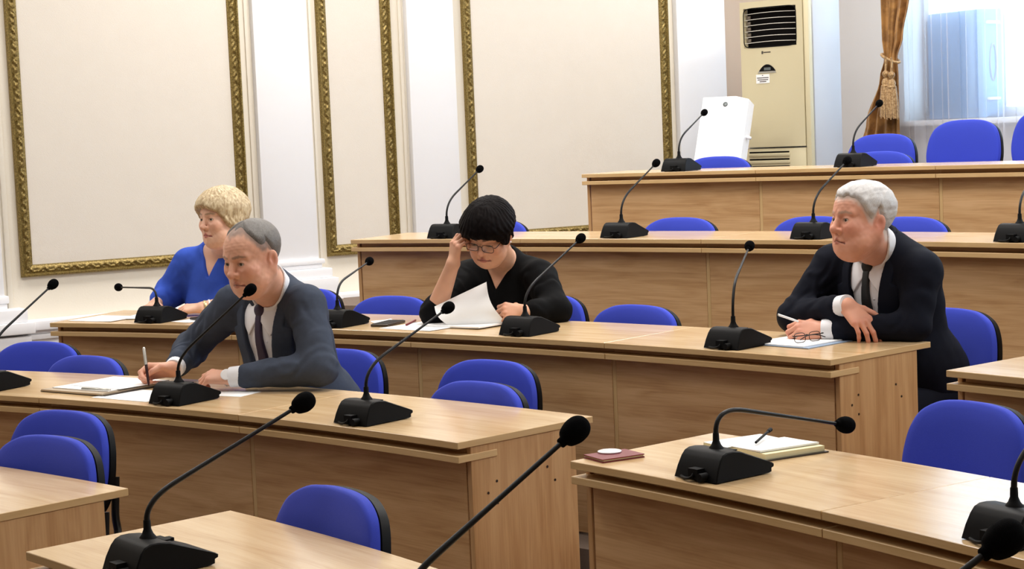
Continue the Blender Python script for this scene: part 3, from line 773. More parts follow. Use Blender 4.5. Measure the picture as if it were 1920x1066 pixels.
def sheer_mat():
    m, nt, b = new_mat('sheer_voile'); out = nt.nodes['Material Output']; nt.nodes.remove(b)
    tr = nd(nt, 'ShaderNodeBsdfTransparent'); tr.inputs[0].default_value = (1, 1, 1, 1)
    df = nd(nt, 'ShaderNodeBsdfDiffuse'); df.inputs[0].default_value = (0.80, 0.80, 0.86, 1)
    tl = nd(nt, 'ShaderNodeBsdfTranslucent'); tl.inputs[0].default_value = (0.80, 0.80, 0.86, 1)
    a = nd(nt, 'ShaderNodeMixShader'); a.inputs[0].default_value = 0.5
    nt.links.new(df.outputs[0], a.inputs[1]); nt.links.new(tl.outputs[0], a.inputs[2])
    mx = nd(nt, 'ShaderNodeMixShader'); mx.inputs[0].default_value = 0.42
    nt.links.new(tr.outputs[0], mx.inputs[1]); nt.links.new(a.outputs[0], mx.inputs[2]); nt.links.new(mx.outputs[0], out.inputs[0])
    return m
M['sheer'] = sheer_mat()
def sheer(name, t0, t1, folds, label, seed):
    rnd = random.Random(seed); vs, fs = [], []; nu, nz = 150, 10
    ph = [rnd.random() * 6.28 for _ in range(4)]
    for j in range(nz + 1):
        z = 4.15 - (4.15 - 0.74) * j / nz
        for i in range(nu + 1):
            u = i / nu
            w = math.sin(u * folds * 2 * math.pi + ph[0]) + 0.6 * math.sin(u * folds * 0.61 * 2 * math.pi + ph[1] + 0.2 * j / nz) + 0.3 * math.sin(u * folds * 2.3 * 6.28 + ph[2])
            vs.append(back_pt(t0 + (t1 - t0) * u + 0.018 * math.sin(u * folds * 4 * math.pi + ph[3]), 0.115 + 0.014 * w, z))
    for j in range(nz):
        for i in range(nu):
            k = j * (nu + 1) + i; fs.append((k, k + nu + 1, k + nu + 2, k + 1))
    o = mesh_obj(name, vs, fs, M['sheer']); o.data.shade_smooth(); return tag(o, label, 'curtain')
sheer('sheer_curtain', 0.78, 1.98, 7, 'white sheer curtain hanging beside the golden drape', 3)
sheer('sheer_curtain', 1.93, 3.05, 7, 'white sheer curtain behind the tallest blue chair', 5)

# cabinet on the sill
M['cab'] = simple('backlit_blue_case', lin(98, 152, 206), 0.5, noise=0.02)  # blue of the window backlight put into the case colour
M['cab_g'] = simple('grey_case_side', lin(120, 128, 140), 0.5)
cb = empty('speaker_cabinet', back_pt(1.25, -0.08, SILL), 0, 'pale blue boxy cabinet on the window sill behind the sheer curtain', 'cabinet')
def cpart(name, boxes, mat, bev):
    o = wall_obj(name, boxes, mat, None, bevel=bev, back=True); o.parent = cb; o.matrix_parent_inverse = Matrix.Translation(-cb.location); return o
cpart('case', [(0.98, 1.52, -0.17, 0.035, SILL, 2.345)], M['cab'], 0.02)
cpart('back_panel', [(0.955, 0.985, -0.17, 0.02, SILL + 0.005, 2.30)], M['cab_g'], 0.006)
cpart('handle', [(1.515, 1.55, -0.10, 0.0, 2.24, 2.26)], M['sill'], 0.004); cpart('handle', [(1.515, 1.55, -0.10, 0.0, 1.72, 1.74)], M['sill'], 0.004)
ringp = [back_pt(1.522, -0.06 + 0.028 * math.cos(a), 1.98 + 0.125 * math.sin(a)) - cb.location for a in np.linspace(0, 2 * math.pi, 33)]
tube_obj('grip_ring', ringp, 0.006, M['cab_g'], cb, 8)

# ================================================================== THINGS ON THE DESKS
def rect_on(name, c, yaw, w, l, z, t, mat, parent=None, curl=0.0, seed=0):
    """thin sheet: w across, l along yaw; slightly curled so that it is not a perfect plane"""
    rnd = random.Random(seed); nx, ny = 6, 6
    vs, fs = [], []; ca, sa = math.cos(yaw), math.sin(yaw)
    for lay in (0, 1):
        for j in range(ny + 1):
            for i in range(nx + 1):
                x, y = (j / ny - 0.5) * l, (i / nx - 0.5) * w
                k = max(0, j / ny - 0.55) ** 2 * curl + max(0, i / nx - 0.6) ** 2 * curl * 0.7
                vs.append((c[0] + x * ca - y * sa, c[1] + x * sa + y * ca, z + k + lay * t))
    m = (nx + 1) * (ny + 1)
    for j in range(ny):
        for i in range(nx):
            a = j * (nx + 1) + i
            fs.append((a, a + nx + 1, a + nx + 2, a + 1)); fs.append((m + a, m + a + 1, m + a + nx + 2, m + a + nx + 1))
    ring = [i for i in range(nx + 1)] + [j * (nx + 1) + nx for j in range(1, ny + 1)] + [ny * (nx + 1) + i for i in range(nx - 1, -1, -1)] + [j * (nx + 1) for j in range(ny - 1, 0, -1)]
    for a, b in zip(ring, ring[1:] + ring[:1]): fs.append((a, b, b + m, a + m))
    org = Vector((c[0], c[1], z)); vs = [Vector(v) - org for v in vs]
    me = mk(name, (vs, fs), mat, 50); o = link_mesh(name, me, None, parent)
    o.location = org if parent is None else org - parent.location
    return o
def ang(a, b): return math.atan2(b[1] - a[1], b[0] - a[0])
zC, zB = TOPZ['C'] + 0.0004, TOPZ['B'] + 0.0004
M['phone'] = simple('phone_case', lin(58, 50, 44), 0.3)
M['folder_k'] = simple('dark_folder', lin(52, 44, 40), 0.35)
M['folder_b'] = simple('blue_folder', lin(148, 170, 196), 0.35)
M['kraft'] = simple('worn_folder_card', lin(178, 160, 136), 0.5, noise=0.1, nscale=20)
M['red'] = simple('dark_red_leatherette', lin(122, 34, 42), 0.45, bump=0.3, bscale=700)
M['cream_paper'] = simple('cream_page_edges', lin(236, 226, 182), 0.7)
tag(rect_on('paper_sheet', (-1.90, 8.25), ang((-2.064, 8.202), (-1.843, 8.066)), 0.22, 0.27, zC, 0.002, M['paper'], curl=0.01), 'white paper sheet at the far end of the women\'s desk, beside the woman in blue', 'paper')
tag(rect_on('paper_sheet', (-1.73, 8.27), 1.3, 0.12, 0.22, zC + 0.003, 0.001, M['paper'], curl=0.03), 'small white sheet under the bent-flat microphone neck', 'paper')
tag(rect_on('paper_sheet', (-1.45, 7.99), -0.75, 0.14, 0.13, zC, 0.001, M['paper'], curl=0.004), 'white note sheet beside the bracelet of the woman in blue', 'paper')
ph1 = empty('phone', (-1.395, 7.995, zC + 0.002), 0.0, 'dark phone by the wrist of the woman in blue', 'phone')
box_obj('body', (0, 0, 0.005), (0.072, 0.14, 0.009), M['phone'], ph1, 0.003, rot=(0, 0, 0.75)); box_obj('screen', (0, 0, 0.0098), (0.064, 0.13, 0.0008), M['plastic'], ph1, 0, rot=(0, 0, 0.75))
# open folder of the writing man
fo = empty('open_folder', (-1.52, 6.51, zB), 0, 'open folder stacked with white papers under the writing man\'s pen', 'folder')
fy = ang((-1.748, 6.467), (-1.464, 6.253))
rect_on('cover', (-1.52, 6.51), fy, 0.30, 0.36, zB, 0.003, M['folder_k'], fo, 0.006)
rect_on('pocket', (-1.535, 6.49), fy, 0.26, 0.34, zB + 0.003, 0.006, M['kraft'], fo, 0.008)
rect_on('page', (-1.50, 6.53), fy, 0.29, 0.31, zB + 0.0095, 0.003, M['paper'], fo, 0.01)
rect_on('page', (-1.47, 6.52), fy - 0.06, 0.21, 0.29, zB + 0.013, 0.0012, M['paper'], fo, 0.012)
v, f = tube_mesh([(-0.06, -0.09, 0.014), (0.06, -0.175, 0.014)], 0.006, 8); mesh_obj('clip', v, f, M['silver'], fo, True)
tag(rect_on('paper_sheet', (-1.335, 6.27), fy, 0.21, 0.29, zB, 0.001, M['paper'], curl=0.0), 'white sheet beneath the edge of the writing man\'s folder', 'paper')
tag(rect_on('paper_sheet', (-1.02, 6.23), -0.5, 0.12, 0.20, zB, 0.001, M['paper'], curl=0.0), 'white sheet under the watch arm of the writing man', 'paper')
ph2 = empty('phone', (-0.529, 7.451, zC), 0, 'dark brown phone lying alone between the two women', 'phone')
py_ = ang((-0.601, 7.40), (-0.521, 7.581))
box_obj('body', (0, 0, 0.006), (0.165, 0.082, 0.012), M['phone'], ph2, 0.004, rot=(0, 0, py_)); box_obj('screen', (0, 0, 0.0125), (0.152, 0.072, 0.001), M['plastic'], ph2, 0, rot=(0, 0, py_))
v, f = tube_mesh([(-0.447, 7.36, zC + 0.006), (-0.418, 7.53, zC + 0.006)], [0.0045, 0.0045], 8)
pc = empty('pencil', (-0.4325, 7.445, zC), 0, 'brown pencil beside the phone between the women', 'pencil')
mesh_obj('barrel', [Vector(p) - pc.location for p in v], f, M['red'], pc, True)
v, f = tube_mesh([(-0.418, 7.53, zC + 0.006), (-0.4145, 7.55, zC + 0.006)], [0.0045, 0.0008], 8); mesh_obj('tip', [Vector(p) - pc.location for p in v], f, M['kraft'], pc, True)
tag(rect_on('paper_note', (-0.562, 7.59), 0.3, 0.07, 0.09, zC, 0.001, M['paper'], curl=0.02), 'small white note behind the phone on the women\'s desk', 'paper')
tag(rect_on('paper_sheet', (-0.365, 7.31), ang((-0.549, 7.318), (-0.353, 7.142)), 0.25, 0.29, zC, 0.002, M['paper'], curl=0.008), 'white sheet nearest the desk edge in front of the woman in black', 'paper')
tag(rect_on('paper_stack', (-0.18, 7.30), ang((-0.36, 7.306), (-0.104, 7.086)), 0.24, 0.31, zC + 0.003, 0.006, M['paper'], curl=0.012), 'white paper stack under the lifted page of the woman in black', 'paper')
# folder of the white-haired man
f2 = empty('paper_folder', (1.035, 6.263, zC), 0, 'blue edged folder with white pages before the white-haired man', 'folder')
f2y = ang((0.849, 6.237), (1.039, 6.029))
rect_on('cover', (1.035, 6.263), f2y, 0.315, 0.265, zC, 0.003, M['folder_b'], f2, 0.0)
rect_on('underside', (1.04, 6.258), f2y, 0.318, 0.25, zC - 0.0002, 0.001, M['folder_k'], f2, 0.0)
rect_on('page', (1.025, 6.27), f2y, 0.297, 0.235, zC + 0.0032, 0.004, M['paper'], f2, 0.0)
def eyeglasses(name, origin, yaw, label, mat, folded, parts_mat=None, pitch=0.0, roll=0.0, lens=None):
    """origin at the bridge; local x across the face, y forwards, z up"""
    g = empty(name, origin, 0, label, 'eyeglasses')
    g.matrix_world = Matrix.Translation(origin) @ Matrix.Rotation(yaw, 4, 'Z') @ Matrix.Rotation(pitch, 4, 'X') @ Matrix.Rotation(roll, 4, 'Y')
    for s in (-1, 1):
        pts = []
        for a in np.linspace(0, 2 * math.pi, 29):
            ca, sa = math.cos(a), math.sin(a); e = lambda c: math.copysign(abs(c) ** 0.6, c)
            pts.append((s * 0.033 + 0.0245 * e(ca), -0.0008 * (0.0245 * ca * 10) ** 2, -0.003 + 0.0165 * e(sa)))
        tube_obj('rim', pts, 0.0013, mat, g, 6)
        if lens:
            n = 28; vs = [(x, y, z) for x, y, z in pts[:-1]] + [(s * 0.033, 0.001, -0.003)]
            mesh_obj('lens', vs, [(k, (k + 1) % n, n) for k in range(n)], lens, g, True)
        if folded: tp = [(s * 0.064, 0.0, 0.006), (s * 0.060, -0.012, 0.004), (-s * 0.02, -0.020 - 0.006 * (s + 1), 0.002), (-s * 0.06, -0.024 - 0.006 * (s + 1), -0.010)]
        else: tp = [(s * 0.060, 0.0, 0.006), (s * 0.068, -0.010, 0.006), (s * 0.074, -0.085, 0.004), (s * 0.073, -0.115, -0.006), (s * 0.071, -0.135, -0.026)]
        tube_obj('temple', catmull(tp, 4), 0.0017, mat, g, 6)
    tube_obj('bridge', catmull([(-0.0095, 0, 0.002), (0, 0.003, 0.006), (0.0095, 0, 0.002)], 4), 0.0014, mat, g, 6)
    return g
eyeglasses('eyeglasses', (1.030, 6.205, zC + 0.0275), 0.5, 'folded dark eyeglasses lying on the white-haired man\'s papers', M['metal_k'], True, pitch=-0.15)
# red booklet, round lid, notebook
rb = empty('booklet', (0.253, 4.682, zB), 0, 'dark red booklet at the corner of the notebook desk', 'booklet')
ry = ang((0.225, 4.61), (0.337, 4.67))
rect_on('cover', (0.253, 4.682), ry, 0.098, 0.130, zB, 0.003, M['red'], rb); rect_on('pages', (0.254, 4.682), ry, 0.092, 0.124, zB + 0.003, 0.004, M['cream_paper'], rb); rect_on('cover', (0.253, 4.682), ry, 0.098, 0.130, zB + 0.007, 0.0025, M['red'], rb)
v, f = lathe_mesh([(0.030, 0.0), (0.0325, 0.001), (0.0325, 0.0035), (0.030, 0.0045), (0.012, 0.0045), (0.011, 0.006), (0.002, 0.006)], 28)
ld = mesh_obj('round_lid', v, f, M['gloss_white'], None, True); ld.location = (0.243, 4.713, zB + 0.0098); tag(ld, 'round white lid lying on the dark red booklet', 'lid')
nb = empty('notebook', (0.66, 4.70, zB), 0, 'open notebook with cream pages behind the flat-bent microphone', 'notebook')
nby = ang((0.596, 4.657), (0.705, 4.456))
ux, uy = Vector((math.cos(nby), math.sin(nby), 0)), Vector((-math.sin(nby), math.cos(nby), 0))
def page_block(name, side, w, l, h, mat, z0, lift):
    # w along ux from the spine, l along uy
    vs, fs = [], []; nx = 10
    sp = Vector((0.640, 4.741, 0)) - nb.location; sp.z = 0
    for j in (0, 1):
        for i in range(nx + 1):
            t = i / nx; x = side * t * w
            zt = z0 + h * (0.45 + 0.55 * math.sin(min(1, t * 3.2) * math.pi / 2)) + lift * t * t
            for z in (z0 + lift * t * t * 0.3, zt):
                p = sp + ux * x + uy * (l * (j - 0.5)); vs.append((p.x, p.y, z))
    m = 2 * (nx + 1)
    for i in range(nx):
        a = 2 * i
        fs += [(a + 1, a + 3, m + a + 3, m + a + 1), (a, m + a, m + a + 2, a + 2), (a, a + 2, a + 3, a + 1), (m + a, m + a + 1, m + a + 3, m + a + 2)]
    fs += [(0, 1, m + 1, m), (2 * nx, m + 2 * nx, m + 2 * nx + 1, 2 * nx + 1)]
    return link_mesh(name, mk(name, (vs, fs), mat, 40), None, nb)
page_block('cover', 1, 0.182, 0.205, 0.003, M['folder_k'], 0.0, 0.0); page_block('cover', -1, 0.115, 0.205, 0.003, M['folder_k'], 0.0, 0.0)
page_block('page_block', 1, 0.172, 0.193, 0.014, M['cream_paper'], 0.0032, 0.0); page_block('page_block', -1, 0.108, 0.193, 0.008, M['cream_paper'], 0.0032, 0.0)
page_block('top_page', 1, 0.150, 0.192, 0.0015, M['paper'], 0.0175, 0.005); page_block('top_page', -1, 0.108, 0.192, 0.001, M['paper'], 0.0115, 0.0)
pen_b = empty('pen', (0.665, 4.74, zB), 0, 'slim dark pen lying across the open notebook', 'pen')
tube_obj('barrel', [(-0.035, -0.075, 0.028), (0.02, 0.075, 0.030)], 0.0035, M['plastic'], pen_b, 8); tube_obj('clip', [(0.02, 0.075, 0.030), (0.03, 0.098, 0.031)], [0.005, 0.006], M['plastic_d'], pen_b, 8)
# ================================================================== PEOPLE: implicit surfaces meshed with surface nets
f32 = np.float32
def A3(*v): return np.array(v, f32)
def nrm(v): v = np.asarray(v, float); return v / np.linalg.norm(v)
def sd_cone(p, a, b, ra, rb):
    a = np.asarray(a, f32); b = np.asarray(b, f32); ba = b - a
    h = np.clip(((p - a) @ ba) / f32(ba @ ba), 0, 1)
    return np.linalg.norm(p - a - h[:, None] * ba, axis=1) - (ra + (rb - ra) * h)
def sd_ell(p, c, r, R=None):
    q = p - np.asarray(c, f32)
    if R is not None: q = q @ np.asarray(R, f32)
    r = np.asarray(r, f32); k0 = np.linalg.norm(q / r, axis=1); k1 = np.linalg.norm(q / (r * r), axis=1) + 1e-6
    return k0 * (k0 - 1) / k1
def sd_sph(p, c, r): return np.linalg.norm(p - np.asarray(c, f32), axis=1) - r
def smin(a, b, k):
    h = np.clip(0.5 + 0.5 * (b - a) / k, 0, 1); return b + (a - b) * h - k * h * (1 - h)
def smax(a, b, k): return -smin(-a, -b, k)
def sstep(a, b, x):
    t = np.clip((x - a) / (b - a), 0, 1); return t * t * (3 - 2 * t)
def wob(p, s, seed=0.0):
    x, y, z = p[:, 0] * s + seed, p[:, 1] * s + 1.7 * seed, p[:, 2] * s - seed
    return (np.sin(x + 1.6 * np.sin(0.9 * y + 0.5 * z)) + np.sin(1.1 * y + 1.5 * np.sin(0.8 * z - 0.6 * x)) + np.sin(1.2 * z + 1.4 * np.sin(1.1 * x + 0.3 * y))) / 3
def surf(fn, lo, hi, h):
    lo = np.asarray(lo, float); hi = np.asarray(hi, float); B = 8
    nb = np.ceil((hi - lo) / (h * B)).astype(int) + 1; sh = nb * B
    bi = np.stack(np.meshgrid(*[np.arange(k) for k in nb], indexing='ij'), -1).reshape(-1, 3)
    cd = fn((lo + (bi * B + (B - 1) / 2) * h).astype(f32))
    act = np.abs(cd) < B * h * 1.35
    D = np.repeat(np.repeat(np.repeat(np.where(cd < 0, -1.0, 1.0).astype(f32).reshape(nb), B, 0), B, 1), B, 2)
    off = np.stack(np.meshgrid(*[np.arange(B)] * 3, indexing='ij'), -1).reshape(-1, 3)
    ab = bi[act]
    for s in range(0, len(ab), 500):
        idx = (ab[s:s + 500, None, :] * B + off[None]).reshape(-1, 3)
        D[idx[:, 0], idx[:, 1], idx[:, 2]] = fn((lo + idx * h).astype(f32))
    S = D < 0
    cnt = np.zeros(np.array(sh) - 1, np.int8)
    for dx in (0, 1):
        for dy in (0, 1):
            for dz in (0, 1): cnt += S[dx:sh[0] - 1 + dx, dy:sh[1] - 1 + dy, dz:sh[2] - 1 + dz]
    cells = np.argwhere((cnt > 0) & (cnt < 8)); ids = np.full(cnt.shape, -1, np.int32)
    ids[cells[:, 0], cells[:, 1], cells[:, 2]] = np.arange(len(cells))
    cor = [(dx, dy, dz) for dx in (0, 1) for dy in (0, 1) for dz in (0, 1)]
    V = np.stack([D[cells[:, 0] + c[0], cells[:, 1] + c[1], cells[:, 2] + c[2]] for c in cor], 1)
    acc = np.zeros((len(cells), 3)); n = np.zeros(len(cells))
    for i in range(8):
        for j in range(i + 1, 8):
            if sum(abs(np.array(cor[i]) - np.array(cor[j]))) != 1: continue
            m = (V[:, i] < 0) != (V[:, j] < 0)
            t = V[m, i] / (V[m, i] - V[m, j])
            acc[m] += np.array(cor[i]) + t[:, None] * (np.array(cor[j]) - np.array(cor[i])); n[m] += 1
    verts = lo + (cells + acc / n[:, None]) * h
    quads = []
    for ax in range(3):
        a = np.moveaxis(S, ax, 0); e = np.argwhere(a[:-1] != a[1:])
        sgn = a[e[:, 0], e[:, 1], e[:, 2]]
        full = np.empty_like(e); o = [k for k in range(3) if k != ax]
        full[:, ax] = e[:, 0]; full[:, o[0]] = e[:, 1]; full[:, o[1]] = e[:, 2]
        ok = (full[:, o[0]] > 0) & (full[:, o[1]] > 0) & (full[:, o[0]] < sh[o[0]] - 1) & (full[:, o[1]] < sh[o[1]] - 1)
        full, sgn = full[ok], sgn[ok]
        def cid(d0, d1):
            c = full.copy(); c[:, o[0]] -= d0; c[:, o[1]] -= d1; return ids[c[:, 0], c[:, 1], c[:, 2]]
        q = np.stack([cid(1, 1), cid(0, 1), cid(0, 0), cid(1, 0)], 1)
        flip = sgn if ax != 1 else ~sgn
        q[~flip] = q[~flip][:, ::-1]
        quads.append(q)
    return verts, np.concatenate(quads)
def np_mesh(name, V, Q, mat, parent, col=None, org=None):
    me = bpy.data.meshes.new(name)
    V = np.asarray(V, float)
    if org is not None: V = V - np.asarray(org)
    me.from_pydata(V.tolist(), [], Q.tolist()); me.update()
    if col is not None:
        a = me.color_attributes.new('Col', 'FLOAT_COLOR', 'POINT')
        c4 = np.ones((len(V), 4), f32); c4[:, :3] = col; a.data.foreach_set('color', c4.ravel())
    me.shade_smooth()
    o = bpy.data.objects.new(name, me); COL.objects.link(o); me.materials.append(mat)
    if parent is not None: o.parent = parent
    return o
def join(parts):
    Vs, Qs, n = [], [], 0
    for v, q in parts: Vs.append(v); Qs.append(q + n); n += len(v)
    return np.concatenate(Vs), np.concatenate(Qs)

def skin_mat():
    m, nt, b = new_mat('skin')
    at = nd(nt, 'ShaderNodeAttribute'); at.attribute_name = 'Col'
    nt.links.new(at.outputs['Color'], b.inputs['Base Color'])
    b.inputs['Roughness'].default_value = 0.5; b.inputs['Specular IOR Level'].default_value = 0.35
    tc = nd(nt, 'ShaderNodeTexCoord'); n2 = nd(nt, 'ShaderNodeTexNoise'); n2.inputs['Scale'].default_value = 420; n2.inputs['Detail'].default_value = 3
    nt.links.new(tc.outputs['Object'], n2.inputs['Vector']); bp = nd(nt, 'ShaderNodeBump'); bp.inputs['Strength'].default_value = 0.25; bp.inputs['Distance'].default_value = 0.001
    nt.links.new(n2.outputs['Fac'], bp.inputs['Height']); nt.links.new(bp.outputs['Normal'], b.inputs['Normal'])
    b.inputs['Subsurface Weight'].default_value = 0.12; b.inputs['Subsurface Radius'].default_value = (0.012, 0.004, 0.002); b.inputs['Subsurface Scale'].default_value = 0.6
    return m
M['skin'] = skin_mat()
def hair_mat(name, c1, c2, scale=90, rough=0.5, spec=0.4):
    m, nt, b = new_mat(name)
    tc = nd(nt, 'ShaderNodeTexCoord'); n = nd(nt, 'ShaderNodeTexNoise'); n.inputs['Scale'].default_value = scale; n.inputs['Detail'].default_value = 4; n.inputs['Distortion'].default_value = 0.8
    mp = nd(nt, 'ShaderNodeMapping'); mp.inputs['Scale'].default_value = (1.6, 1.6, 0.5)
    nt.links.new(tc.outputs['Object'], mp.inputs['Vector']); nt.links.new(mp.outputs[0], n.inputs['Vector'])
    cr = nd(nt, 'ShaderNodeValToRGB'); e = cr.color_ramp.elements
    e[0].position = 0.36; e[0].color = c1; e[1].position = 0.64; e[1].color = c2
    nt.links.new(n.outputs['Fac'], cr.inputs[0]); nt.links.new(cr.outputs[0], b.inputs['Base Color'])
    b.inputs['Roughness'].default_value = rough; b.inputs['Specular IOR Level'].default_value = spec
    bp = nd(nt, 'ShaderNodeBump'); bp.inputs['Strength'].default_value = 0.35; bp.inputs['Distance'].default_value = 0.002
    nt.links.new(n.outputs['Fac'], bp.inputs['Height']); nt.links.new(bp.outputs['Normal'], b.inputs['Normal'])
    return m
def suit_mat(name, c, var=0.12, rough=0.85, bscale=500, sheen=0.0):
    return simple(name, c, rough, noise=var, nscale=60, bump=0.2, bscale=bscale, spec=0.12, sheen=sheen)
M['shirt'] = simple('white_shirt_cotton', lin(236, 236, 240), 0.75, bump=0.1, bscale=400)
M['eye_w'] = simple('eye_white', lin(206, 198, 190), 0.25)
M['iris'] = simple('iris', lin(70, 66, 58), 0.2)
M['lash'] = simple('dark_pupil', lin(14, 12, 12), 0.2)

# ------------------------------------------------------------------ head
class Head:
    def __init__(s, eye_mid, yaw, pitch, roll, scale=1.0, jaw=1.0, fat=0.0, nose=1.0, tilt_age=1.0, frown=0.0, lid=(0.0046, 0.0)):
        s.frown = frown; s.lid = lid
        """yaw: degrees the face turns from the camera towards image left; pitch: degrees looking down"""
        E = np.asarray(eye_mid, float); c = -E.copy(); c[2] = 0; c = nrm(c)
        left = nrm(np.array([c[1], -c[0], 0]))                 # image-left seen from the camera
        if left[0] > 0: left = -left
        a = math.radians(yaw); f = c * math.cos(a) + left * math.sin(a)
        up = np.array([0, 0, 1.0]); p = math.radians(pitch)
        Y = f * math.cos(p) - up * math.sin(p); Z = up * math.cos(p) + f * math.sin(p); X = np.cross(Y, Z)
        r = math.radians(roll); X, Z = X * math.cos(r) + Z * math.sin(r), Z * math.cos(r) - X * math.sin(r)
        s.R = np.stack([X, Y, Z], 1); s.s = scale; s.jaw, s.fat, s.nose, s.age = jaw, fat, nose, tilt_age
        s.o = E - Y * 0.084 * scale - Z * 0.0
    def loc(s, p): return ((p - s.o.astype(f32)) @ s.R.astype(f32)) / s.s
    def world(s, q): return s.o + (np.asarray(q, float) * s.s) @ s.R.T
    def core(s, q):
        ax = np.abs(q[:, 0]); q = np.stack([ax, q[:, 1], q[:, 2]], 1)
        j, ft = s.jaw, s.fat
        d = sd_ell(q, (0, -0.020, 0.033), (0.076, 0.096, 0.084))
        d = smin(d, sd_ell(q, (0, 0.020, 0.036), (0.066, 0.071, 0.062)), 0.03)
        d = smin(d, sd_ell(q, (0, 0.022, -0.042), (0.060 * j, 0.064, 0.068)), 0.03)
        d = smin(d, sd_cone(q, (0.054 * j, -0.010, -0.045), (0.028 * j, 0.052, -0.090), 0.020 + 0.006 * ft, 0.020 + 0.004 * ft), 0.03)
        if ft > 0:
            d = smin(d, sd_sph(q, (0.040 * j, 0.032, -0.072), 0.026 + 0.006 * ft), 0.025)
            d = smin(d, sd_ell(q, (0, 0.030, -0.108), (0.044, 0.042, 0.022 + 0.008 * ft)), 0.03)
        return d, q
    def sdf(s, q0):
        d, q = s.core(q0)
        d = smin(d, sd_sph(q, (0, 0.068, -0.098), 0.0215), 0.02)
        d = smin(d, sd_sph(q, (0.037, 0.058, -0.026), 0.030), 0.02)
        d = smin(d, sd_cone(q, (0.010, 0.0845, 0.021), (0.050, 0.066, 0.022), 0.0095, 0.008), 0.013)
        # eye sockets, then nose
        d = smax(d, -sd_ell(q, (0.033, 0.104, -0.001), (0.021, 0.020, 0.0135)), 0.012)
        n = s.nose
        d = smin(d, sd_cone(q, (0, 0.086, 0.010), (0, 0.1035, -0.030), 0.0080, 0.0098 * n), 0.010)
        d = smin(d, sd_sph(q, (0, 0.1055, -0.0330), 0.0108 * n), 0.007)
        d = smin(d, sd_sph(q, (0.0130 * n, 0.0950, -0.0375), 0.0085 * n), 0.007)
        d = smax(d, -sd_sph(q, (0.0072, 0.1010, -0.0465), 0.0034), 0.004)
        # muzzle and lips
        d = smin(d, sd_ell(q, (0, 0.068, -0.068), (0.031, 0.024, 0.026)), 0.016)
        d = smin(d, sd_cone(q, (0, 0.0925, -0.0615), (0.025, 0.0800, -0.0700 - s.frown), 0.0040, 0.0024), 0.004)
        d = smin(d, sd_cone(q, (0, 0.0915, -0.0735), (0.022, 0.0800, -0.0745 - s.frown), 0.0050, 0.0028), 0.004)
        d = smax(d, -sd_cone(q, (0, 0.0985, -0.0674), (0.0285, 0.0800, -0.0740 - s.frown), 0.0018, 0.0016), 0.003)
        d = smax(d, -sd_cone(q, (0.019, 0.1005, -0.041), (0.031, 0.0820, -0.070), 0.0022 * s.age, 0.0020 * s.age), 0.010)
        # lids over the eyeball
        lid = sd_sph(q, (0.0325, 0.0725, -0.001), 0.0148)
        d = smin(d, lid, 0.005)
        d = smax(d, -sd_ell(q, (0.0325, 0.0875, -0.0016 + s.lid[1]), (0.0132, 0.012, s.lid[0])), 0.0025)
        d = smax(d, -sd_cone(q, (0.024, 0.0985, -0.0175), (0.043, 0.090, -0.0155), 0.0018, 0.0012), 0.008)
        # ears
        ca, sa = math.cos(0.26), -math.sin(0.26)
        ear_ax = np.array([[ca, sa * 0.98, 0.0], [-sa, ca * 0.98, -0.20], [0.0, 0.20, 0.98]])
        e = sd_ell(q, (0.0805, -0.016, -0.015), (0.0075, 0.0190, 0.0335), ear_ax)
        e = smax(e, -sd_ell(q, (0.0895, -0.011, -0.010), (0.0085, 0.0105, 0.0200), ear_ax), 0.004)
        e = smin(e, sd_sph(q, (0.078, -0.003, -0.019), 0.0052), 0.004)
        d = smin(d, e, 0.006)
        fh = sstep(0.03, 0.05, q[:, 2]) * sstep(0.085, 0.06, q[:, 2]) * sstep(0.05, 0.075, q[:, 1])
        return d - 0.0005 * wob(q0, 260, 3.0) + 0.00028 * fh * np.sin(q[:, 2] * 620 + 2.0 * np.sin(q0[:, 0] * 60))
    def colors(s, V, base, lips, brow, blush, hairshade=None, brow_w=1.0, htab=None):
        q0 = s.loc(V.astype(f32)); ax = np.abs(q0[:, 0]); q = np.stack([ax, q0[:, 1], q0[:, 2]], 1)
        b = np.array(base[:3]); C = np.tile(b, (len(V), 1))
        C *= (1 + 0.05 * wob(q0, 70)[:, None] + 0.03 * wob(q0, 210, 2)[:, None])
        def mix(m, c): nonlocal C; C = C * (1 - m[:, None]) + np.array(c[:3]) * m[:, None]
        inh = sd_sph(q, (0, 0.03, -0.01), 0.16) < 0
        m = np.exp(-(np.linalg.norm((q - A3(0.045, 0.06, -0.03)) / A3(0.026, 0.05, 0.022), axis=1)) ** 2) * 0.42 * inh; mix(m, blush)
        m = np.exp(-(sd_sph(q, (0, 0.107, -0.034), 0.0).clip(0) / 0.016) ** 2) * 0.38; mix(m, blush)
        m = np.exp(-(np.linalg.norm(q - A3(0.084, -0.014, -0.015), axis=1) / 0.03) ** 2) * 0.45; mix(m, blush)
        if htab is not None:
            az = np.degrees(np.arctan2(np.abs(q0[:, 0]), q0[:, 1])); hf = q0[:, 2] - np.interp(az, [t[0] for t in htab], [t[1] for t in htab])
            mix(sstep(-0.016, 0.006, hf + 0.003 * wob(q0, 240)) * 0.8 * (np.abs(q0[:, 0]) < 0.0795), hairshade)
        dl = np.minimum(sd_cone(q, (0, 0.0935, -0.0615), (0.024, 0.081, -0.0700 - s.frown), 0.0038, 0.0034), sd_cone(q, (0, 0.0925, -0.0735), (0.021, 0.0815, -0.0745 - s.frown), 0.0058, 0.0036))
        mix(sstep(0.0018, 0.0, dl) * 0.9, lips)
        dm = sd_cone(q, (0, 0.0965, -0.0674), (0.0285, 0.0800, -0.0740 - s.frown), 0.0, 0.0); mix(sstep(0.0034, 0.0012, dm) * 0.75, np.array(lips[:3]) * 0.35)
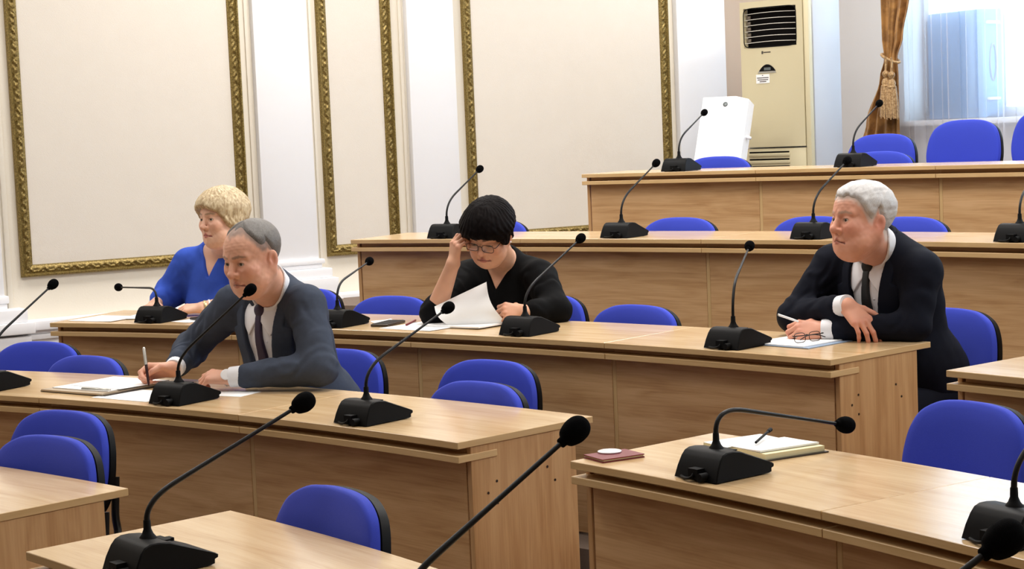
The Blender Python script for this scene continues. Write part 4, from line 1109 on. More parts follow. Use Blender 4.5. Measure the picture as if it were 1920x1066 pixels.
        db = np.minimum(sd_cone(q, (0.013, 0.0925, 0.0215), (0.034, 0.0865, 0.0255), 0.0036, 0.0042), sd_cone(q, (0.034, 0.0865, 0.0255), (0.052, 0.0715, 0.0200), 0.0042, 0.0022))
        mix(sstep(0.0025, -0.0015, db + 0.0012 * wob(q0, 420)) * 0.85 * brow_w, brow)
        de = np.abs(sd_ell(q, (0.0325, 0.0875, -0.0016 + s.lid[1]), (0.0142, 0.013, s.lid[0] + 0.001))); mix(sstep(0.0022, 0.0004, de) * 0.55 * (q[:, 1] > 0.07), np.array(brow[:3]) * 0.6 + b * 0.1)
        return np.clip(C, 0, 1)
    def eyes(s, parent, org, gaze=(0, 0)):
        for sx in (-1, 1):
            prof = [(0.00001, 0.0122), (0.0022, 0.01205), (0.0024, 0.0120), (0.0052, 0.0111), (0.0056, 0.0108), (0.009, 0.0083), (0.0118, 0.0035), (0.0118, -0.0035), (0.006, -0.0106)]
            v, f = lathe_mesh([(r * s.s, z * s.s) for r, z in prof], 16)
            me = bpy.data.meshes.new('eye'); me.from_pydata(v, [], f); me.update()
            for m in (M['eye_w'], M['iris'], M['lash']): me.materials.append(m)
            for k, p in enumerate(me.polygons):
                ring = k // 16; p.material_index = 2 if ring < 2 else (1 if ring < 4 else 0)
            me.polygons[len(me.polygons) - 2].material_index = 2
            me.shade_smooth(); o = bpy.data.objects.new('eye', me); COL.objects.link(o); o.parent = parent
            c = s.world((sx * 0.0325, 0.0725, -0.001)) - np.asarray(org)
            d = nrm(s.R @ np.array([gaze[0], 1.0, gaze[1]]))
            o.matrix_basis = Matrix.Translation(c) @ Vector(d).to_track_quat('Z', 'Y').to_matrix().to_4x4()
def hair_fn(h, table, T, topT=None, rough=0.0, seed=0.0, stripes=0.0, extra=None, edge=0.016, fringe=0.004):
    az_t = np.array([t[0] for t in table], float); hl_t = np.array([t[1] for t in table], float)
    def fn(p):
        q = h.loc(p); d, qa = h.core(q)
        d = smin(d, sd_sph(qa, (0.037, 0.058, -0.026), 0.030), 0.02)
        az = np.degrees(np.arctan2(np.abs(q[:, 0]), q[:, 1])); f = q[:, 2] - np.interp(az, az_t, hl_t)
        f = f + fringe * wob(q, 190, seed)
        t = -0.006 + (T + 0.006) * sstep(-0.006, edge, f)
        if topT is not None: t = t + (topT - T) * sstep(0.0, 0.07, q[:, 2]) * sstep(-0.002, 0.02, f)
        if rough: t = t + rough * wob(q, 110, seed + 1) * sstep(0, 0.012, f) + 0.5 * rough * wob(q, 260, seed + 2) * sstep(0, 0.012, f)
        if stripes:
            ph = az * 0.55 + 60 * q[:, 0] + 5 * np.sin(q[:, 2] * 40 + seed)
            t = t + stripes * np.sin(ph) * sstep(0, 0.02, f)
        if extra is not None: t = t + extra(q, az, f)
        return (d - t) * h.s * 0.8
    return fn

# ------------------------------------------------------------------ hands
def hand_prims(side, wrist, hdir, dorsal, curls, thumb, spread=(0.10, 0.02, -0.06, -0.16), scale=1.0):
    """returns list of (a, b, ra, rb) cones in world space; curls: four (mcp, pip, dip) in degrees; thumb: three local points"""
    y = nrm(hdir); z = np.asarray(dorsal, float); z = nrm(z - y * (z @ y)); x = np.cross(y, z)
    t = -1.0 if side == 'R' else 1.0
    Rm = np.stack([x, y, z], 1); W = lambda q: np.asarray(wrist) + (np.asarray(q, float) * scale) @ Rm.T
    P = []; palm = []
    kx = [0.030, 0.010, -0.011, -0.030]; ky = [0.090, 0.094, 0.090, 0.081]
    L = [(0.043, 0.026, 0.021), (0.047, 0.029, 0.022), (0.043, 0.027, 0.021), (0.034, 0.021, 0.019)]
    rr = [(0.0100, 0.0090, 0.0082, 0.0070), (0.0102, 0.0092, 0.0083, 0.0071), (0.0097, 0.0088, 0.0079, 0.0068), (0.0086, 0.0077, 0.0070, 0.0060)]
    for i in range(4):
        k = np.array([t * kx[i], ky[i], 0.002 if i in (1, 2) else 0.0])
        palm.append((W((t * kx[i] * 0.55, 0.006, -0.003)), W(k * [1, 1, 1] + [0, -0.004, -0.003]), 0.0165 * scale, 0.0128 * scale))
        a = 0.0; p = k; fw = np.array([t * math.sin(spread[i]), math.cos(spread[i]), 0.0])
        for s in range(3):
            a += math.radians(curls[i][s])
            d = fw * math.cos(a) + np.array([0, 0, -1.0]) * math.sin(a)
            q = p + d * L[i][s]; P.append((W(p), W(q), rr[i][s] * scale, rr[i][s + 1] * scale)); p = q
    th = [np.array([t * 0.018, 0.014, -0.008])] + [np.array([t * a, b, c]) for a, b, c in thumb]
    rt = [0.0165, 0.0118, 0.0104, 0.0082]
    for s in range(3):
        P.append((W(th[s]), W(th[s + 1]), rt[s] * scale, rt[s + 1] * scale))
    return palm, P, W
def hand_sdf(p, palm, fing, wrist_prims):
    d = None
    for a, b, ra, rb in palm:
        e = sd_cone(p, a, b, ra, rb); d = e if d is None else smin(d, e, 0.014)
    for a, b, ra, rb in wrist_prims: d = smin(d, sd_cone(p, a, b, ra, rb), 0.02)
    n = len(fing); chains = [fing[i:i + 3] for i in range(0, n, 3)]
    for ci, ch in enumerate(chains):
        c = None
        for a, b, ra, rb in ch:
            e = sd_cone(p, a, b, ra, rb); c = e if c is None else smin(c, e, 0.0035)
        d = smin(d, c, 0.012 if ci == 4 else 0.0065)
    return d
def bounds(pts, pad): P = np.array(pts); return P.min(0) - pad, P.max(0) + pad

# ------------------------------------------------------------------ torso frame
class Torso:
    def __init__(s, pelvis, neck, fwd, W=1.0, D=1.0):
        s.o = np.asarray(pelvis, float); z = np.asarray(neck, float) - s.o; s.L = float(np.linalg.norm(z)); z = z / s.L
        f = np.asarray(fwd, float); f = nrm(f - z * (f @ z)); x = np.cross(f, z)
        s.R = np.stack([x, f, z], 1); s.W, s.D = W, D
    def loc(s, p): return (p - s.o.astype(f32)) @ s.R.astype(f32)
    def world(s, q): return s.o + np.asarray(q, float) @ s.R.T
    def base(s, q, belly=0.0, bust=0.0, slope=0.055):
        L, W, D = s.L, s.W, s.D
        d = sd_ell(q, (0, -0.005, 0.10), (0.185 * W, 0.15 * D, 0.19))
        d = smin(d, sd_ell(q, (0, 0.035 + 0.02 * belly, 0.22), (0.165 * W + 0.02 * belly, 0.125 * D + 0.03 * belly, 0.18)), 0.06)
        d = smin(d, sd_ell(q, (0, 0.0, L - 0.20), (0.178 * W, 0.122 * D, 0.19)), 0.07)
        if bust:
            for sx in (-1, 1): d = smin(d, sd_sph(q, (sx * 0.075, 0.085 * D, L - 0.235), 0.062 * bust), 0.06)
        d = smin(d, sd_cone(q, (-0.145 * W, -0.012, L - slope - 0.032), (0.145 * W, -0.012, L - slope - 0.032), 0.062, 0.062), 0.06)
        d = smin(d, sd_cone(q, (-0.10 * W, -0.03, L - slope - 0.0), (0, -0.035, L + 0.012), 0.045, 0.055), 0.05)
        d = smin(d, sd_cone(q, (0.10 * W, -0.03, L - slope - 0.0), (0, -0.035, L + 0.012), 0.045, 0.055), 0.05)
        return d
def sleeve(p, S, E, Wr, r0, r1, r2, amp=0.004, seed=0.0):
    d1 = sd_cone(p, S, E, r0, r1); d2 = sd_cone(p, E, Wr, r1, r2); d = smin(d1, d2, 0.03)
    S, E, Wr = [np.asarray(v, f32) for v in (S, E, Wr)]
    ab = (E - S) / np.linalg.norm(E - S); bc = (Wr - E) / np.linalg.norm(Wr - E)
    h1 = (p - E) @ ab; h2 = (p - E) @ bc
    near = np.exp(-(np.linalg.norm(p - E, axis=1) / 0.10) ** 2)
    n1 = wob(p, 24, seed); n2 = wob(p, 38, seed + 3)
    w = np.sin(h1 * 70 - h2 * 40 + 4.5 * n1) * near + 0.8 * np.sin(h2 * 62 + 6 * n2) * np.exp(-((h2 - 0.13) / 0.10) ** 2) + 0.7 * np.sin(h1 * 55 + 6 * n1) * np.exp(-((h1 + 0.15) / 0.10) ** 2)
    return d - amp * w * (0.45 + 0.55 * sstep(-0.3, 0.6, n2))
def legs_prims(T, fwd, floor, side_w=0.10, knee=0.42):
    f = nrm([fwd[0], fwd[1], 0]); r = np.array([f[1], -f[0], 0]); out = []
    for sx in (-1, 1):
        hip = T.o + r * sx * 0.09; hip = np.array([hip[0], hip[1], T.o[2] + 0.01])
        kn = hip + f * knee + r * sx * 0.04; kn[2] = floor + 0.50
        an = kn + f * 0.02; an[2] = floor + 0.10
        out.append((hip, kn, an))
    return out, f
# ------------------------------------------------------------------ figures
def person_root(T, floor, label):
    return empty('person', (float(T.o[0]), float(T.o[1]), floor), 0, label, 'person')
def body_mesh(root, T, head, neck_r, arms, hands, legs, cols, torso_kw, shrink=0.022, neck_at=(0, -0.028, -0.045)):
    """one continuous figure: head and hands fine, trunk and limbs coarser, all in one mesh"""
    org = np.array(root.location)
    nk0 = head.world(neck_at); nk1 = T.world((0, -0.028, T.L - 0.03))
    def fh(p):
        d = head.sdf(head.loc(p)) * head.s
        d = smin(d, sd_cone(p, nk0, nk1, neck_r[0], neck_r[1]), 0.022)
        return d
    lo, hi = bounds([head.world((x, y, z)) for x in (-0.1, 0.1) for y in (-0.13, 0.13) for z in (-0.13, 0.13)] + [nk1], 0.012)
    parts, C = [], []
    v, q = surf(fh, lo, hi, 0.0027); parts.append((v, q)); C.append(head.colors(v, **cols))
    base = np.array(cols['base'][:3]); bl = np.array(cols['blush'][:3])
    for (palm, fing, wr) in hands:
        pts = [a for a, b, _, _ in palm + fing + wr] + [b for a, b, _, _ in palm + fing + wr]
        lo, hi = bounds(pts, 0.03)
        v, q = surf(lambda p: hand_sdf(p, palm, fing, wr), lo, hi, 0.0030); parts.append((v, q))
        c = np.tile(base, (len(v), 1)) * (1 + 0.05 * wob(v, 90)[:, None]); m = np.zeros(len(v))
        for a, b, ra, rb in fing:
            m = np.maximum(m, np.exp(-(np.linalg.norm(v - a, axis=1) / 0.012) ** 2) * 0.45); m = np.maximum(m, np.exp(-(np.linalg.norm(v - b, axis=1) / 0.011) ** 2) * 0.5)
        C.append(c * (1 - m[:, None]) + bl * m[:, None])
    def fb(p):
        q = T.loc(p); d = T.base(q, **torso_kw) + shrink
        for S, E, W_ in arms: d = smin(d, smin(sd_cone(p, S, E, 0.050, 0.040), sd_cone(p, E, W_, 0.040, 0.027), 0.02), 0.03)
        for h, k, a in legs: d = smin(d, smin(sd_cone(p, h, k, 0.075, 0.052), sd_cone(p, k, a, 0.050, 0.036), 0.02), 0.05)
        return smin(d, sd_cone(p, nk0, nk1, neck_r[0] - 0.002, neck_r[1]), 0.03)
    pts = [T.o, T.world((0, 0, T.L))] + [x for a in arms for x in a] + [x for a in legs for x in a]
    lo, hi = bounds(pts, 0.22)
    v, q = surf(fb, lo, hi, 0.010); parts.append((v, q))
    C.append(np.tile(base, (len(v), 1)))
    V, Q = join(parts)
    return np_mesh('body', V, Q, M['skin'], root, np.concatenate(C), org)
def cloth(name, root, fn, pts, pad, h, mat):
    lo, hi = bounds(pts, pad); v, q = surf(fn, lo, hi, h)
    return np_mesh(name, v, q, mat, root, None, np.array(root.location))
def lower_clothes(root, T, legs, floor, mat, fwd, shoe_mat, radius=0.088, skirt=False):
    def ft(p):
        q = T.loc(p); d = sd_ell(q, (0, -0.005, 0.06), (0.178 * T.W, 0.15 * T.D, 0.13))
        for h, k, a in legs: d = smin(d, smin(sd_cone(p, h, k, radius, radius * 0.78), sd_cone(p, k, a, radius * 0.76, radius * 0.6), 0.03), 0.06 if not skirt else 0.09)
        return d - 0.003 * wob(p, 34, 1.0)
    cloth('trousers', root, ft, [T.o] + [x for a in legs for x in a], 0.2, 0.010, mat)
    f = nrm([fwd[0], fwd[1], 0])
    for h, k, a in legs:
        t = a + f * 0.16; t[2] = floor + 0.03; hl = a - f * 0.05; hl[2] = floor + 0.035
        def fs(p): 
            d = smin(sd_cone(p, hl, t, 0.040, 0.036), sd_cone(p, a, (a + hl) / 2, 0.046, 0.044), 0.03)
            return np.maximum(d, (floor + 0.004) - p[:, 2])
        cloth('shoe', root, fs, [a, t, hl], 0.08, 0.007, shoe_mat)
def suit(root, T, arms, mats, torso_kw, wv, seed, neck, fold=0.0030, sr=((0.060, 0.045), (0.060, 0.045))):
    """jacket with lapels, shirt with collar, tie"""
    L = T.L; org = root.location
    zb, wm = wv
    pts = [T.o, T.world((0, 0, L + 0.03))] + [x for a in arms for x in a] + [T.world((x * 0.24, y * 0.22, z)) for x in (-1, 1) for y in (-1, 1) for z in (-0.05, L)]
    def wz(z): return wm * np.clip((z - zb) / (L - 0.01 - zb), 0, 1.2) ** 0.9
    def torso(q, p):
        return T.base(q, **torso_kw)
    def jacket(p):
        q = T.loc(p); dt = torso(q, p) - 0.004
        fo = fold * wob(p, 30, seed) * 0.6 + fold * 0.5 * wob(p, 62, seed + 2)
        x, y, z = q[:, 0], q[:, 1], q[:, 2]
        v = np.maximum(np.abs(x) - wz(z), -(y - 0.03)) * 0.9
        d = smax(dt - fo, -v, 0.004)
        for i, (S, E, W_) in enumerate(arms):
            sx = 1.0 if i == 0 else -1.0
            d = smin(d, sd_cone(p, T.world((sx * 0.060, -0.026, L - 0.022)), np.asarray(S) + V3(0, 0, 0.010), 0.056, 0.060), 0.04)
            d = smin(d, sleeve(p, S, E, W_, 0.070, sr[i][0], sr[i][1], 0.0040, seed + i) - fo, 0.03)
        d = smax(d, -sd_cone(q, (0, -0.02, L - 0.02), (0, 0.03, L + 0.12), 0.064, 0.085), 0.008)
        return d
    cloth('jacket', root, jacket, pts, 0.12, 0.0052, mats['jacket'])
    def lapel(p):
        q = T.loc(p); dt = torso(q, p) - 0.004; x, y, z = q[:, 0], q[:, 1], q[:, 2]; a = np.abs(x)
        w = wz(z); lw = 0.066 * sstep(zb - 0.01, L - 0.20, z) * (1 - 0.55 * sstep(L - 0.105, L - 0.085, z)) + 0.008
        m = np.maximum(np.maximum(w - 0.003 - a, a - (w + lw)), np.maximum(-(y + 0.005), np.maximum(zb - 0.01 - z, z - (L + 0.02))))
        d = smax(np.maximum(dt - 0.0085, -(dt + 0.006)), m * 0.8, 0.004)
        # collar roll round the back of the neck
        nk = sd_cone(q, (0, -0.030, L - 0.06), (0, 0.012, L + 0.10), 0.074, 0.074)
        c = np.maximum(np.abs(nk - 0.008) - 0.0065, np.maximum((L - 0.045) - z, z - (L + 0.050 - 0.50 * np.maximum(y + 0.04, 0))))
        c = np.maximum(c, y - 0.055)
        return smin(d, c, 0.004)
    cloth('lapel', root, lapel, [T.world((x * 0.13, y, z)) for x in (-1, 1) for y in (-0.12, 0.20) for z in (0.1, L + 0.04)], 0.03, 0.0042, mats['jacket'])
    def shirt(p):
        q = T.loc(p); return smax(torso(q, p) + 0.011, sd_ell(q, (0, 0.03, L - 0.16), (0.17, 0.2, 0.3)), 0.01)
    spts = [T.world((x * 0.15, y, z)) for x in (-1, 1) for y in (-0.12, 0.19) for z in (0.1, L + 0.03)]
    cloth('shirt', root, shirt, spts, 0.02, 0.006, mats['shirt'])
    nk1 = T.world((0, -0.028, L - 0.03)); nk0 = np.asarray(neck[0]); un = nrm(nk0 - nk1).astype(f32); fr = T.R[:, 1]; fr = nrm(fr - un * (fr @ un)).astype(f32)
    def collar(p):
        q = T.loc(p); x, y, z = q[:, 0], q[:, 1], q[:, 2]; a = np.abs(x)
        e = p - nk1.astype(f32); t = e @ un; ff = e @ fr
        dn = sd_cone(p, nk1, nk0, neck[1][1] + 0.005, neck[1][0] + 0.004)
        k = sstep(-0.03, 0.075, ff)
        s = np.maximum(np.abs(dn) - 0.004, np.maximum(-0.01 - t, t - (neck[2] * (1 - k) + neck[3] * k)))
        gap = np.where(ff > 0.02, 0.003 + 0.45 * (t - 0.012) - a, -1.0)
        s = smax(s, gap, 0.003)
        ds = torso(q, p) + 0.011
        tri = np.maximum(np.maximum(z - (L + 0.004), (L - 0.118) + 1.15 * np.abs(a - 0.055) - z), -(y - 0.01))
        fl = smax(np.maximum(ds - 0.009, -(ds + 0.004)), tri * 0.8, 0.004)
        return smin(s, fl, 0.008)
    cloth('collar', root, collar, [T.world((x * 0.09, y, z)) for x in (-1, 1) for y in (-0.1, 0.17) for z in (L - 0.14, L + 0.10)], 0.03, 0.0035, mats['shirt'])
    def tie(p):
        q = T.loc(p); x, y, z = q[:, 0], q[:, 1], q[:, 2]; ds = torso(q, p) + 0.011
        tw = 0.014 + 0.030 * np.clip((L - 0.09 - z) / (L - 0.20), 0, 1)
        m = np.maximum(np.maximum(np.abs(x) - tw, -(y - 0.02)), np.maximum(0.14 - z, z - (L - 0.028)))
        d = smax(np.maximum(ds - 0.013, -(ds + 0.003)), m, 0.004)
        return d
    cloth('tie', root, tie, [T.world((x * 0.05, y, z)) for x in (-1, 1) for y in (0.0, 0.21) for z in (0.12, L)], 0.02, 0.0036, mats['tie'])
    # knot sits on the front of the collar
    qs = np.stack([np.zeros(200), np.linspace(0.0, 0.2, 200), np.full(200, L - 0.045)], 1).astype(f32)
    yk = float(qs[np.argmin(np.abs(T.base(qs, **torso_kw) + 0.011)), 1])
    def knot(p):
        q = T.loc(p); x, y, z = q[:, 0], q[:, 1], q[:, 2]
        return smax(sd_ell(q, (0, yk + 0.001, L - 0.044), (0.026, 0.019, 0.032)), np.abs(x) - (0.012 + 0.35 * (z - (L - 0.07))), 0.006)
    cloth('tie_knot', root, knot, [T.world((0, yk, L - 0.04))], 0.048, 0.003, mats['tie'])
    for k in range(3):
        zq = L - 0.14 - 0.085 * k
        qs = np.stack([np.full(200, -0.034), np.linspace(0.0, 0.25, 200), np.full(200, zq)], 1).astype(f32)
        yb = float(qs[np.argmin(np.abs(T.base(qs, **torso_kw) + 0.011)), 1])
        v, f = lathe_mesh([(0.005, -0.001), (0.0052, 0.0012), (0.003, 0.002)], 10)
        b = mesh_obj('button', v, f, mats['shirt'], root, True)
        b.matrix_basis = Matrix.Translation(T.world((-0.030, yb, zq)) - np.array(org)) @ Vector(T.R[:, 1]).to_track_quat('Z', 'Y').to_matrix().to_4x4()
def cuff(root, E, Wr, mat, r=0.0365, l0=-0.045, l1=0.012):
    d = nrm(np.asarray(Wr) - np.asarray(E)); org = np.array(root.location)
    ps = [np.asarray(Wr) + d * t - org for t in (l0, l0 * 0.4, l1 - 0.004, l1, l1, l1 - 0.012)]
    return tube_obj('cuff', [Vector(p) for p in ps[:4]] + [Vector(np.asarray(Wr) + d * (l1 + 0.0005) - org)], [r, r * 0.99, r * 0.97, r * 0.955, r * 0.86], mat, root, 22)
def band(root, name, c, axis, r, w, mat, seg=24):
    o = empty if False else None
    v, f = [], []
    prof = [(r, -w / 2), (r + 0.0025, -w / 2 + 0.001), (r + 0.0025, w / 2 - 0.001), (r, w / 2)]
    v, f = lathe_mesh(prof, seg); f = f[:-2]
    o = mesh_obj(name, v, f, mat, root, True); o.matrix_basis = Matrix.Translation(np.asarray(c) - np.array(root.location)) @ Vector(nrm(axis)).to_track_quat('Z', 'Y').to_matrix().to_4x4()
    return o
SKIN1 = lin(224, 170, 144); SKIN2 = lin(218, 158, 132); SKINW1 = lin(226, 180, 154); SKINW2 = lin(212, 160, 130)
FISTT = [(0.040, 0.040, -0.018), (0.036, 0.072, -0.030), (0.020, 0.088, -0.036)]
def V3(*a): return np.array(a, float)

HT1 = [(0, 0.088), (18, 0.094), (38, 0.091), (52, 0.074), (64, 0.054), (72, 0.036), (80, 0.026), (88, 0.026), (96, 0.034), (108, 0.0), (122, -0.040), (150, -0.062), (180, -0.066)]
HT2 = [(0, 0.062), (25, 0.070), (45, 0.058), (58, 0.038), (68, 0.012), (76, -0.006), (84, -0.008), (92, 0.014), (98, 0.034), (108, 0.0), (122, -0.040), (150, -0.066), (180, -0.072)]
# ---- the man in the grey suit, writing
def man_grey():
    fwd = V3(-0.608, -0.794, 0); N = V3(-0.892, 6.470, 1.083); floor = 0.0
    right = V3(fwd[1], -fwd[0], 0)
    T = Torso(V3(-0.892, 6.470, 0) - fwd * 0.25 + V3(0, 0, 0.52), N, fwd, 1.10, 1.12)
    Rs, Ls = N + right * 0.185 - V3(0, 0, 0.050), N - right * 0.188 - V3(0, 0, 0.042)
    Re, Rw = V3(-1.245, 6.770, 0.850), V3(-1.262, 6.520, 0.812)
    Le, Lw = V3(-0.690, 6.225, 0.828), V3(-1.010, 6.280, 0.803)
    root = person_root(T, floor, 'man in a grey suit and dark tie writing at the long desk')
    head = Head(V3(-0.971, 6.203, 1.210), 47, 12, -1, 1.07, jaw=1.10, fat=0.9, nose=1.12, frown=0.002)
    legs, f = legs_prims(T, fwd, floor)
    kw = dict(belly=0.9)
    hr = hand_prims('R', Rw, (-0.86, 0.02, -0.10), (-0.10, 0.30, 0.95), [(52, 62, 40), (58, 72, 45), (62, 78, 48), (64, 80, 50)], [(0.046, 0.040, -0.022), (0.040, 0.072, -0.038), (0.026, 0.094, -0.044)])
    hr = hand_prims('R', Rw, (-0.92, -0.12, -0.02), (0.10, 0.72, 0.68), [(48, 60, 35), (56, 72, 45), (60, 80, 48), (62, 82, 50)], [(0.040, 0.044, -0.020), (0.036, 0.076, -0.034), (0.020, 0.096, -0.040)])
    hl = hand_prims('L', Lw, (-1.0, 0.28, 0.06), (0.05, -0.35, 0.94), [(30, 58, 40), (40, 62, 40), (46, 66, 40), (50, 66, 40)], [(0.044, 0.046, -0.012), (0.044, 0.080, -0.016), (0.034, 0.106, -0.022)])
    cols = dict(base=SKIN1, lips=lin(188, 122, 106), brow=lin(126, 104, 90), blush=lin(206, 122, 100), brow_w=0.85, hairshade=lin(118, 106, 98), htab=HT1)
    arms = [(Rs, Re, Rw), (Ls, Le, Lw)]
    wr = [[(Re * 0.25 + Rw * 0.75, Rw, 0.029, 0.0255)], [(Le * 0.25 + Lw * 0.75, Lw, 0.029, 0.0255)]]
    body_mesh(root, T, head, (0.072, 0.070), arms, [(hr[0], hr[1], wr[0]), (hl[0], hl[1], wr[1])], legs, cols, kw, neck_at=(0, -0.010, -0.055))
    head.eyes(root, root.location, (-0.10, 0.05))
    hf = hair_fn(head, HT1, 0.0040, 0.0065, rough=0.0008, seed=1.0, edge=0.045, fringe=0.0012)
    cloth('hair', root, hf, [head.world((0, -0.02, 0.03))], 0.16, 0.0030, hair_mat('short_grey_hair', lin(84, 80, 76), lin(122, 117, 112), 420))
    mj = suit_mat('dark_grey_suit', lin(64, 71, 85)); tie = simple('plum_tie', lin(52, 38, 62), 0.6, noise=0.1, nscale=120)
    sl = [(S, E, W_ - nrm(W_ - E) * 0.055) for S, E, W_ in arms]
    suit(root, T, sl, dict(jacket=mj, shirt=M['shirt'], tie=tie), kw, (0.13, 0.092), 1.3, (head.world((0, -0.010, -0.055)), (0.072, 0.070), 0.150, 0.074))
    for S, E, W_ in arms: cuff(root, E, W_ - nrm(W_ - E) * 0.006, M['shirt'], 0.038)
    lower_clothes(root, T, legs, floor, mj, fwd, M['plastic'])
    ax = Lw - Le; c = Lw + nrm(ax) * 0.016
    band(root, 'watch_band', c, ax, 0.0285, 0.018, M['silver'])
    v, f_ = lathe_mesh([(0.0195, 0.0), (0.0205, 0.004), (0.019, 0.0075), (0.016, 0.008), (0.001, 0.008)], 24)
    w = mesh_obj('watch_dial', v, f_, M['gloss_white'], root, True); dn = nrm(V3(-0.05, -0.88, 0.46))
    w.matrix_basis = Matrix.Translation(c + dn * 0.027 - np.array(root.location)) @ Vector(dn).to_track_quat('Z', 'Y').to_matrix().to_4x4()
    pen = empty('pen', (-1.345, 6.37, 0.775), 0, 'dark pen with a silver cap in the writing man\'s hand', 'pen'); o = pen.location
    a, b = Vector((-1.330, 6.385, 0.768)), Vector((-1.352, 6.440, 0.905))
    tube_obj('barrel', [a - o, a + (b - a) * 0.08 - o, a + (b - a) * 0.55 - o], [0.0012, 0.0048, 0.0056], simple('maroon_lacquer', lin(48, 16, 18), 0.25), pen, 10)
    tube_obj('cap', [a + (b - a) * 0.55 - o, a + (b - a) * 0.97 - o, b - o], [0.0060, 0.0056, 0.0035], M['silver'], pen, 10)
man_grey()

# ---- the white-haired man in navy, arms folded on the desk
def man_navy():
    fwd = V3(-0.738, -0.674, 0); N = V3(1.310, 6.357, 1.160); floor = FLOORZ['C']
    right = V3(fwd[1], -fwd[0], 0)
    T = Torso(V3(1.310, 6.357, 0) - fwd * 0.24 + V3(0, 0, floor + 0.50), N, fwd, 1.16, 1.18)
    Rs, Ls = N + right * 0.195 - V3(0, 0, 0.065), N - right * 0.190 - V3(0, 0, 0.085)
    Re, Rw = V3(1.030, 6.480, 0.912), V3(1.178, 6.238, 0.972)
    Le, Lw = V3(1.400, 6.165, 0.896), V3(1.105, 6.285, 0.882)
    root = person_root(T, floor, 'white-haired man in a navy suit and black tie with folded arms')
    head = Head(V3(1.150, 6.186, 1.278), 55, -4, -1, 1.08, jaw=1.10, fat=1.0, nose=1.15, frown=0.004)
    legs, f = legs_prims(T, fwd, floor); kw = dict(belly=1.1)
    hr = hand_prims('R', Rw, (0.50, -0.60, -0.62), (0.12, -0.72, 0.68), [(18, 28, 14), (20, 28, 14), (22, 30, 14), (26, 32, 14)], [(0.046, 0.040, -0.006), (0.066, 0.072, -0.010), (0.078, 0.098, -0.014)], spread=(0.10, 0.02, -0.05, -0.14))
    hl = hand_prims('L', Lw, (-0.98, 0.10, 0.04), (-0.10, -0.74, 0.66), [(44, 56, 38), (46, 62, 40), (50, 66, 42), (54, 66, 42)], [(0.044, 0.044, -0.014), (0.042, 0.078, -0.026), (0.030, 0.102, -0.034)])
    cols = dict(base=SKIN2, lips=lin(184, 114, 98), brow=lin(160, 138, 120), blush=lin(206, 112, 94), brow_w=0.8, hairshade=lin(204, 190, 180), htab=HT2)
    arms = [(Rs, Re, Rw), (Ls, Le, Lw)]
    wr = [[(Re * 0.25 + Rw * 0.75, Rw, 0.030, 0.026)], [(Le * 0.25 + Lw * 0.75, Lw, 0.030, 0.026)]]
    body_mesh(root, T, head, (0.074, 0.071), arms, [(hr[0], hr[1], wr[0]), (hl[0], hl[1], wr[1])], legs, cols, kw, neck_at=(0, -0.010, -0.055))
    head.eyes(root, root.location, (-0.12, -0.02))
    hf = hair_fn(head, HT2, 0.006, 0.014, rough=0.0018, seed=4.0, edge=0.034, fringe=0.003)
    cloth('hair', root, hf, [head.world((0, -0.02, 0.03))], 0.17, 0.0030, hair_mat('white_hair', lin(186, 184, 184), lin(214, 212, 210), 420))
    mj = suit_mat('navy_suit', lin(19, 22, 33)); tie = simple('black_tie', lin(16, 16, 19), 0.6)
    sl = [(S, E, W_ - nrm(W_ - E) * 0.055) for S, E, W_ in arms]
    suit(root, T, sl, dict(jacket=mj, shirt=M['shirt'], tie=tie), kw, (0.14, 0.080), 5.1, (head.world((0, -0.010, -0.055)), (0.074, 0.071), 0.150, 0.074), sr=((0.058, 0.044), (0.054, 0.043)))
    for S, E, W_ in arms: cuff(root, E, W_ - nrm(W_ - E) * 0.006, M['shirt'], 0.039)
    lower_clothes(root, T, legs, floor, mj, fwd, M['plastic'])
    pen = empty('pen', (0.99, 6.28, 0.915), 0, 'white pen held by the white-haired man', 'pen'); o = pen.location
    a, b = Vector((0.942, 6.272, 0.944)), Vector((1.010, 6.262, 0.918))
    tube_obj('barrel', [a - o, a + (b - a) * 0.7 - o, b - o], [0.0042, 0.0042, 0.003], M['gloss_white'], pen, 10); tube_obj('end_cap', [a + (a - b) * 0.05 - o, a - o], [0.003, 0.0043], M['silver'], pen, 10)
man_navy()

# ---- women
def blouse(root, T, arms, mat, kw, seed, neck_v, r=(0.066, 0.054, 0.046), fold=0.003, cut=0.030, name='blouse', hole=(0.060, 0.085)):
    """neck_v: (depth of the V below the neck base, half width at the neck)"""
    L = T.L; pts = [T.o, T.world((0, 0, L + 0.03))] + [x for a in arms for x in a] + [T.world((x * 0.24, y * 0.24, z)) for x in (-1, 1) for y in (-1, 1) for z in (-0.05, L)]
    def fn(p):
        q = T.loc(p); d = T.base(q, **kw) - 0.004
        fo = fold * wob(p, 28, seed) * 0.7 + fold * 0.4 * wob(p, 60, seed + 2); d = d - fo
        x, y, z = q[:, 0], q[:, 1], q[:, 2]
        w = neck_v[1] * np.clip((z - (L - neck_v[0])) / neck_v[0], 0, 1.5)
        v = np.maximum(np.abs(x) - w, -(y - 0.0)) * 0.9
        d = smax(d, -np.maximum(v, -(d + cut)), 0.004)
        d = smax(d, -sd_cone(q, (0, -0.02, L - 0.015), (0, 0.03, L + 0.12), hole[0], hole[1]), 0.010)
        for i, (S, E, W_) in enumerate(arms): d = smin(d, sleeve(p, S, E, W_, *r, 0.0035, seed + i) - fo, 0.03)
        return d
    return cloth(name, root, fn, pts, 0.12, 0.0052, mat)
